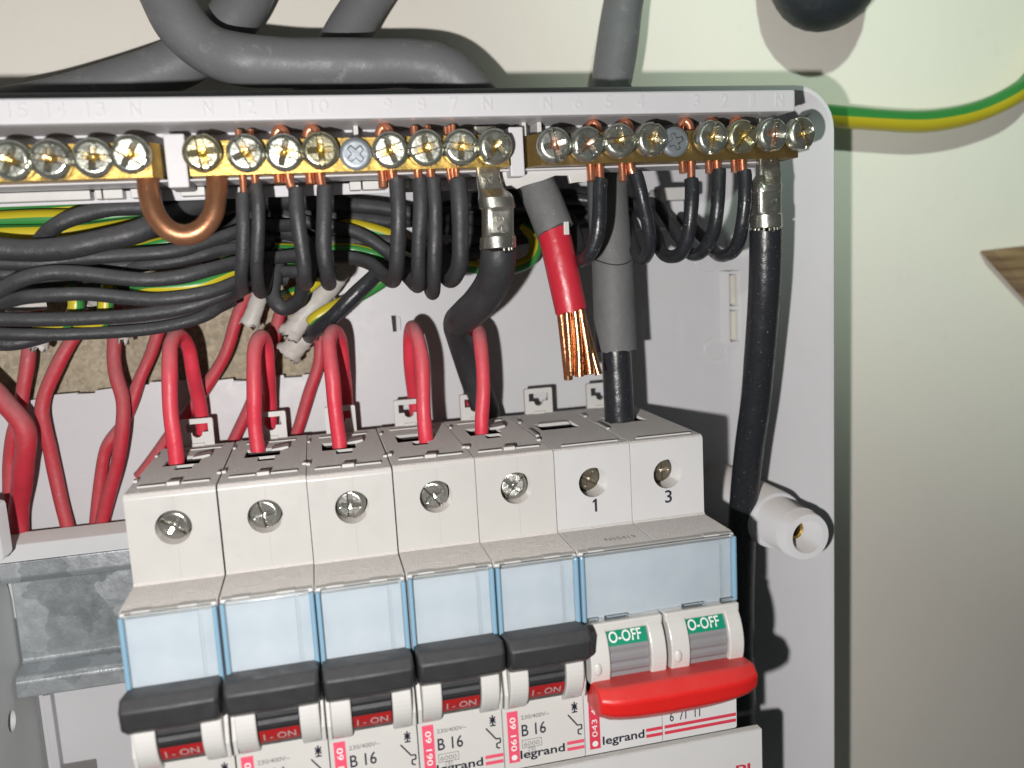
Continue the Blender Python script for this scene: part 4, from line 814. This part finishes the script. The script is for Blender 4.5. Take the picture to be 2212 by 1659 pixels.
def face_print(parent, x0, full=True):
    st = obj('colour_strip', *boxg(x0 + .95, x0 + 3.3, YN - .04, YN + .1, -62.9, -51.4), 'pinkink', parent)
    text('strip_number', '061 60', lambda u, v, d: (u, YN - .07, v), x0 + 2.75, -60.3, 7.6, 1.25, 'whiteink', st, rot=1, bold=.01)
    obj('strip_dot', *merge(([(x0 + 2.1 + .62 * math.cos(a), YN - .07, -61.75 + .62 * math.sin(a)) for a in [math.pi * k / 8 for k in range(16)]], [tuple(range(16))])), 'whiteink', st)
    text('rating_text', 'B 16', flat, x0 + 3.95, -57.4, 5.3, 2.7, 'ink', parent, bold=.012)
    text('voltage_text', '230/400V~', flat, x0 + 3.95, -53.6, 6.2, .95, 'greyink', parent, bold=.015)
    text('maker_name', 'legrand', flat, x0 + 3.4, -63.0, 9.8, 2.5, 'ink', parent, bold=.022)
    # breaking capacity boxes
    fr = []
    for (a, b, c_, d) in ((3.9, 8.2, -60.05, -58.2), (5.3, 6.7, -61.3, -60.05)):
        for r_ in ((a, b, d - .12, d), (a, b, c_, c_ + .12), (a, a + .12, c_, d), (b - .12, b, c_, d)): fr.append(boxg(x0 + r_[0], x0 + r_[1], YN - .04, YN + .02, r_[2], r_[3]))
    cb = obj('capacity_box', *merge(*fr), 'greyink', parent)
    text('capacity_text', '6000', flat, x0 + 4.3, -59.7, 3.4, 1.0, 'greyink', cb)
    text('class_text', '3', flat, x0 + 5.7, -61.1, .6, .85, 'greyink', cb)
    for z in (-61.15, -62.55): obj('stripe', *boxg(x0 + 13.7, x0 + 17.55, YN - .04, YN + .02, z, z + .75), 'pinkink', parent)
    # switch symbol
    def seg(a, b, w_=.16):
        d = Vector((b[0] - a[0], b[1] - a[1])).normalized(); nx_, nz_ = -d.y * w_, d.x * w_
        return [(x0 + a[0] + nx_, YN - .04, a[1] + nz_), (x0 + b[0] + nx_, YN - .04, b[1] + nz_), (x0 + b[0] - nx_, YN - .04, b[1] - nz_), (x0 + a[0] - nx_, YN - .04, a[1] - nz_)], [(0, 1, 2, 3)]
    segs = [seg((14.2, -54.3), (16.2, -57.0)), seg((16.1, -57.0), (17.1, -57.0)), seg((17.1, -57), (17.1, -58)), seg((17.1, -58), (16.3, -58)), seg((16.3, -58), (16.3, -59)), seg((16.3, -59), (17, -59.2)),
            seg((15.7, -51.6), (15.7, -53.8)), seg((15.1, -52.0), (16.3, -53.4)), seg((16.3, -52.0), (15.1, -53.4)), seg((15.1, -52.7), (16.3, -52.7)), seg((15.1, -53.9), (16.3, -53.9))]
    obj('switch_symbol', *merge(*segs), 'ink', parent)

def breaker(i):
    x0 = 0.0; a, b = G, MW - G
    t = bpy.data.objects.new('circuit_breaker', None); col.objects.link(t); t.empty_display_size = .01
    t.location = Vector((x0, 46, -83)) * S
    hc = (8.9, -7.6)
    body = module_body(a, b, [circ(*hc, 3.55, 28)], [rect(3.6, 11.6, 24.5, 33.5), rect(6.8, 10.6, 19.5, 24.2)], 'mcb', t)
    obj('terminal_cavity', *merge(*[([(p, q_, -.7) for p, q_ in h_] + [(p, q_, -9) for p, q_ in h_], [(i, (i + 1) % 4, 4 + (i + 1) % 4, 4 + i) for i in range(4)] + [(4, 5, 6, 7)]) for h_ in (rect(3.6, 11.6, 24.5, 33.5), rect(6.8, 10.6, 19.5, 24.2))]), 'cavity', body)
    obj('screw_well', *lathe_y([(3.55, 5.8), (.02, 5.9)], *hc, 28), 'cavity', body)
    obj('clamp', *merge(boxg(7.2, 10.2, 20.5, 24, -5, -1.2)), 'brownmetal', body, bevel=0.4)
    obj('entry_lip', *extr([(9.4, -.05), (11.9, -.05), (13.6, .35), (13.4, .9), (11.5, .7), (9.6, .5)], 'y', 29.5, 33.3), 'clean', body, bevel=0.15)
    for g_ in ((1.8, 7.4, 5.2, 6.0, -.05, .35), (10.4, 16, 5.2, 6.0, -.05, .35), (7.6, 10.2, 4.7, 6.6, -.05, .75)): obj('top_rib', *boxg(*g_), 'clean', body, bevel=0.15)
    obj('back_rib', *merge(boxg(3, 15, 40.5, 41.2, -.05, .3)), 'clean', body, bevel=0.1)
    for g_ in ((a - .1, a + .8, 10.5, 12.2, -.1, .55), (b - .8, b + .1, 10.8, 12.0, -.1, .5), (a, a + .7, 36, 38, -.1, .5)): obj('side_hook', *boxg(*g_), 'clean', body, bevel=0.12)
    obj('centre_seam', *merge(boxg(9.3, 9.42, -.02, .3, ZL + .6, -11.5), boxg(9.3, 9.42, -.02, .3, -3.7, -1.2)), 'seam', body)
    obj('moulded_mark', *merge(*[plate(circ(cx_, cy_, .95, 16), [circ(cx_, cy_, .72, 16)], lambda p, q_, d: (p, q_, ZL + .05)) for cx_, cy_ in ((14.2, -6.2),)], boxg(9.6, 12.2, -6.9, -6.3, ZL - .1, ZL + .06), boxg(9.8, 12.0, -5.7, -5.2, ZL - .1, ZL + .06), boxg(3.6, 8.0, -9.6, -9.0, ZL - .1, ZL + .05)), 'mcb', body)
    screw('terminal_screw', 'combo', 3.15, 2.0, (hc[0], 4.0, hc[1]), t, 'screwplain', 0.4)
    latch(8.9, t)
    cover(a, b, t)
    h = [(-14.6, -33.4), (-22.6, -31.8), (-24.6, -33.4), (-24.2, -37.2), (-21.6, -39.0), (-14.6, -40.6)]
    obj('toggle_handle', *loft_x(h, [(.35, .93, .95), (.9, 1, 1), (9, 1.012, 1.02), (16.7, 1, 1), (17.4, .93, .95)]), 'rubberhandle', t, bevel=0.55, seg=3, angle=25)
    bl = barrel('toggle_barrel', 5.2, 12.8, 'rubberhandle', t)
    pt = patch('on_label', 5.25, 12.75, 2.6, 6.3, 9.06, 'redlabel', bl)
    barrel_text('on_text', 'I - ON', 6.0, 3.5, 6.0, 1.9, 9.11, 'paleink', pt, .0)
    cheek(1.15, 5.0, t, 'clean', nub=None); cheek(13.0, 16.75, t, 'clean', nub=None)
    for xn in (0.62, 17.2): obj('nose_rib', *merge(extr([(YN - 1.0, -37), (YN - 2.6, -42), (YN - 3.4, -46), (YN - 2.4, -49.5), (YN + .3, -50.5), (YN + .3, -36.5)], 'x', xn - .42, xn + .42)), 'clean', t, bevel=0.25)
    face_print(t, 0)
    return t
def copy_tree(o, parent=None):
    c = o.copy(); col.objects.link(c); c.parent = parent
    for ch in list(o.children): copy_tree(ch, c)
    return c
proto = breaker(0)
labs = ['first circuit breaker from the left, beside the bare steel rail', 'second circuit breaker from the left, its red label strip only just in view', 'third circuit breaker from the left, in the middle of the five', 'fourth circuit breaker from the left, with its maker name cut by the frame', 'fifth circuit breaker, next to the main switch, with its whole printed label showing']
brs = [proto] + [copy_tree(proto) for _ in range(4)]
for i, o in enumerate(brs):
    o.location = Vector((MW * i + 0, 46 + (0, .12, -.1, .15, -.05)[i], -83 + (0, .08, -.05, .1, .02)[i])) * S; o.rotation_euler = (0, (0, .001, -.0006, .0005, -.0005)[i], 0)
    o['label'] = labs[i]; o['category'] = 'circuit breaker'; o['group'] = 'circuit breakers in a row'
    for ch in o.children:
        if ch.name.startswith('terminal_screw'): ch.rotation_euler = (0.12, (0.6, 1.35, 1.6, 0.9, 2.3)[i], -0.06)

# ------------------------------------------------------------------ two pole main switch
x0 = 5 * MW; x1 = 7 * MW
sw = thing('main_switch', 'two-pole main switch with wide red handle and green off labels', 'switch', (x0, 46, -83))
for k, num in enumerate('13'):
    xa = x0 + k * MW; cx = xa + 8.9
    body = module_body(xa + G, xa + MW - G, [circ(cx - .1, -8.3, 3.4, 28)], [rect(xa + 3.4, xa + 13.2, 22.5, 31.0)], 'switch', sw, 'pole_body')
    h_ = rect(xa + 3.4, xa + 13.2, 22.5, 31.0); obj('terminal_cavity', [(p, q_, -.7) for p, q_ in h_] + [(p, q_, -12) for p, q_ in h_], [(i, (i + 1) % 4, 4 + (i + 1) % 4, 4 + i) for i in range(4)] + [(4, 5, 6, 7)], 'cavity', body)
    obj('screw_well', *lathe_y([(3.4, 5.8), (.02, 5.9)], cx - .1, -8.3, 28), 'cavity', body)
    obj('entry_lip', *extr([(xa + 3.6, -.6), (xa + 13.0, -.6), (xa + 12, .25), (xa + 4.6, .25)], 'y', 29.6, 31.4), 'clean', body, bevel=0.15)
    obj('top_rib', *boxg(xa + 2.5, xa + 16, 2.6, 3.2, -.05, .3), 'clean', body, bevel=0.12)
    for g_ in ((xa + .1, xa + .9, 16, 24, -.1, .45), (xa + .1, xa + 1.0, 34, 37, -.1, .45)): obj('side_hook', *boxg(*g_), 'clean', body, bevel=0.12)
    screw('terminal_screw', 'combo', 2.9, 1.3, (cx - .1, 5.6, -8.3), sw, 'bronze', 0.5 + k)
    if num == '1':
        obj('pole_number', [(cx + u_, -.03, -15.1 + v_) for u_, v_ in ((.0, 0), (.55, 0), (.55, 3.0), (.15, 3.0), (-.45, 2.55), (-.45, 2.05), (.0, 2.3))], [tuple(range(7))], 'ink', body)
    else: text('pole_number', num, lambda u, v, d: (u, -.03, v), cx - (.5 if num == '1' else .85), -15.1, 1.0 if num == '1' else 1.7, 3.0, 'ink', body, bold=.012)
    latch(cx, sw)
    bl = barrel('toggle_barrel', xa + 4.9, xa + 13.6, 'greybarrel', sw)
    pt = patch('off_label', xa + 4.95, xa + 13.55, -7.0, -3.4, 9.06, 'greenlabel', bl)
    barrel_text('off_text', 'O-OFF', xa + 5.2, -6.4, 7.2, 2.4, 9.11, 'whiteink', pt, .015)
    cheek(xa + .5, xa + 4.7, sw, 'clean', nub=xa + 1.9); cheek(xa + 13.8, xa + 17.2, sw, 'clean')
cover(x0 + G, x1 - G, sw, -33.6)
for k in range(2):
    xa = x0 + k * MW; box('toggle_frame', xa + .3, xa + MW - .3, -16.7, YN + .1, -36.0, -33.9, 'clean', sw, 0.4)
for xa, xb in ((x0 + 5, x0 + 10.2), (x0 + 22.5, x0 + 27.6), (x1 - 4.2, x1 - 1.2), (x0 + 1.2, x0 + 3.6)): box('cover_foot', xa, xb, YN - 1.8, YN - .9, -33.9, -33.0, 'cover', sw, 0.1)
text('moulded_text', 'N55419', lambda u, v, d: (u, v, ZL + .02), x0 + 8, -9.8, 7, 1.8, 'greyink', sw)
h = [(-14.8, -45.8), (-23.6, -44.8), (-26.0, -47.2), (-25.4, -50.8), (-22.4, -53.2), (-14.8, -54.0)]
st = []
for i in range(15):
    f = i / 14; e = abs(2 * f - 1); st.append((x0 + .5 + 35.0 * f, 1 - .13 * e ** 7, 1.02 - .20 * e ** 2.6 + (-.06 if i in (0, 14) else 0)))
obj('red_handle', *loft_x(h, st), 'redhandle', sw, bevel=0.6, seg=3, angle=22)
ss = obj('colour_strip', *boxg(x0 + 1.0, x0 + 3.4, YN - .04, YN + .1, -63.2, -51), 'redink', sw)
text('strip_number', '043 42', lambda u, v, d: (u, YN - .07, v), x0 + 2.8, -60.4, 7.8, 1.2, 'whiteink', ss, rot=1)
obj('strip_dot', [(x0 + 2.2 + .66 * math.cos(a), YN - .07, -62.0 + .66 * math.sin(a)) for a in [math.pi * k / 8 for k in range(16)]], [tuple(range(16))], 'whiteink', ss)
text('maker_name', 'legrand', flat, x0 + 3.9, -63.3, 9.6, 2.6, 'ink', sw, bold=.022)
for xa, xb in ((x0 + 13.9, x0 + 17.7), (x0 + 18.2, x1 - .3)):
    for z in (-61.5, -62.9): obj('stripe', *boxg(xa, xb, YN - .04, YN + .02, z, z + .75), 'redink', sw)
text('rating_text', '6  71  11', flat, x0 + 19.5, -60.1, 7.2, 2.2, 'ink', sw, bold=.01)

# white blanking plate below the breakers
a = at(1640, 1562, -6)
bp = thing('cover_plate', 'plain white cover plate below the main switch', 'cover plate', (60, -6, -90))
obj('plate', *boxg(-60, a.x, -7.5, -5.2, -120, -70.2), 'switch', bp, bevel=0.4)
c = at(1590, 1668, -7.6); text('red_text', 'PL', lambda u, v, d: (u, -7.55, v), c.x, c.z - 1.0, 5.5, 2.6, 'redink', bp, bold=.02)
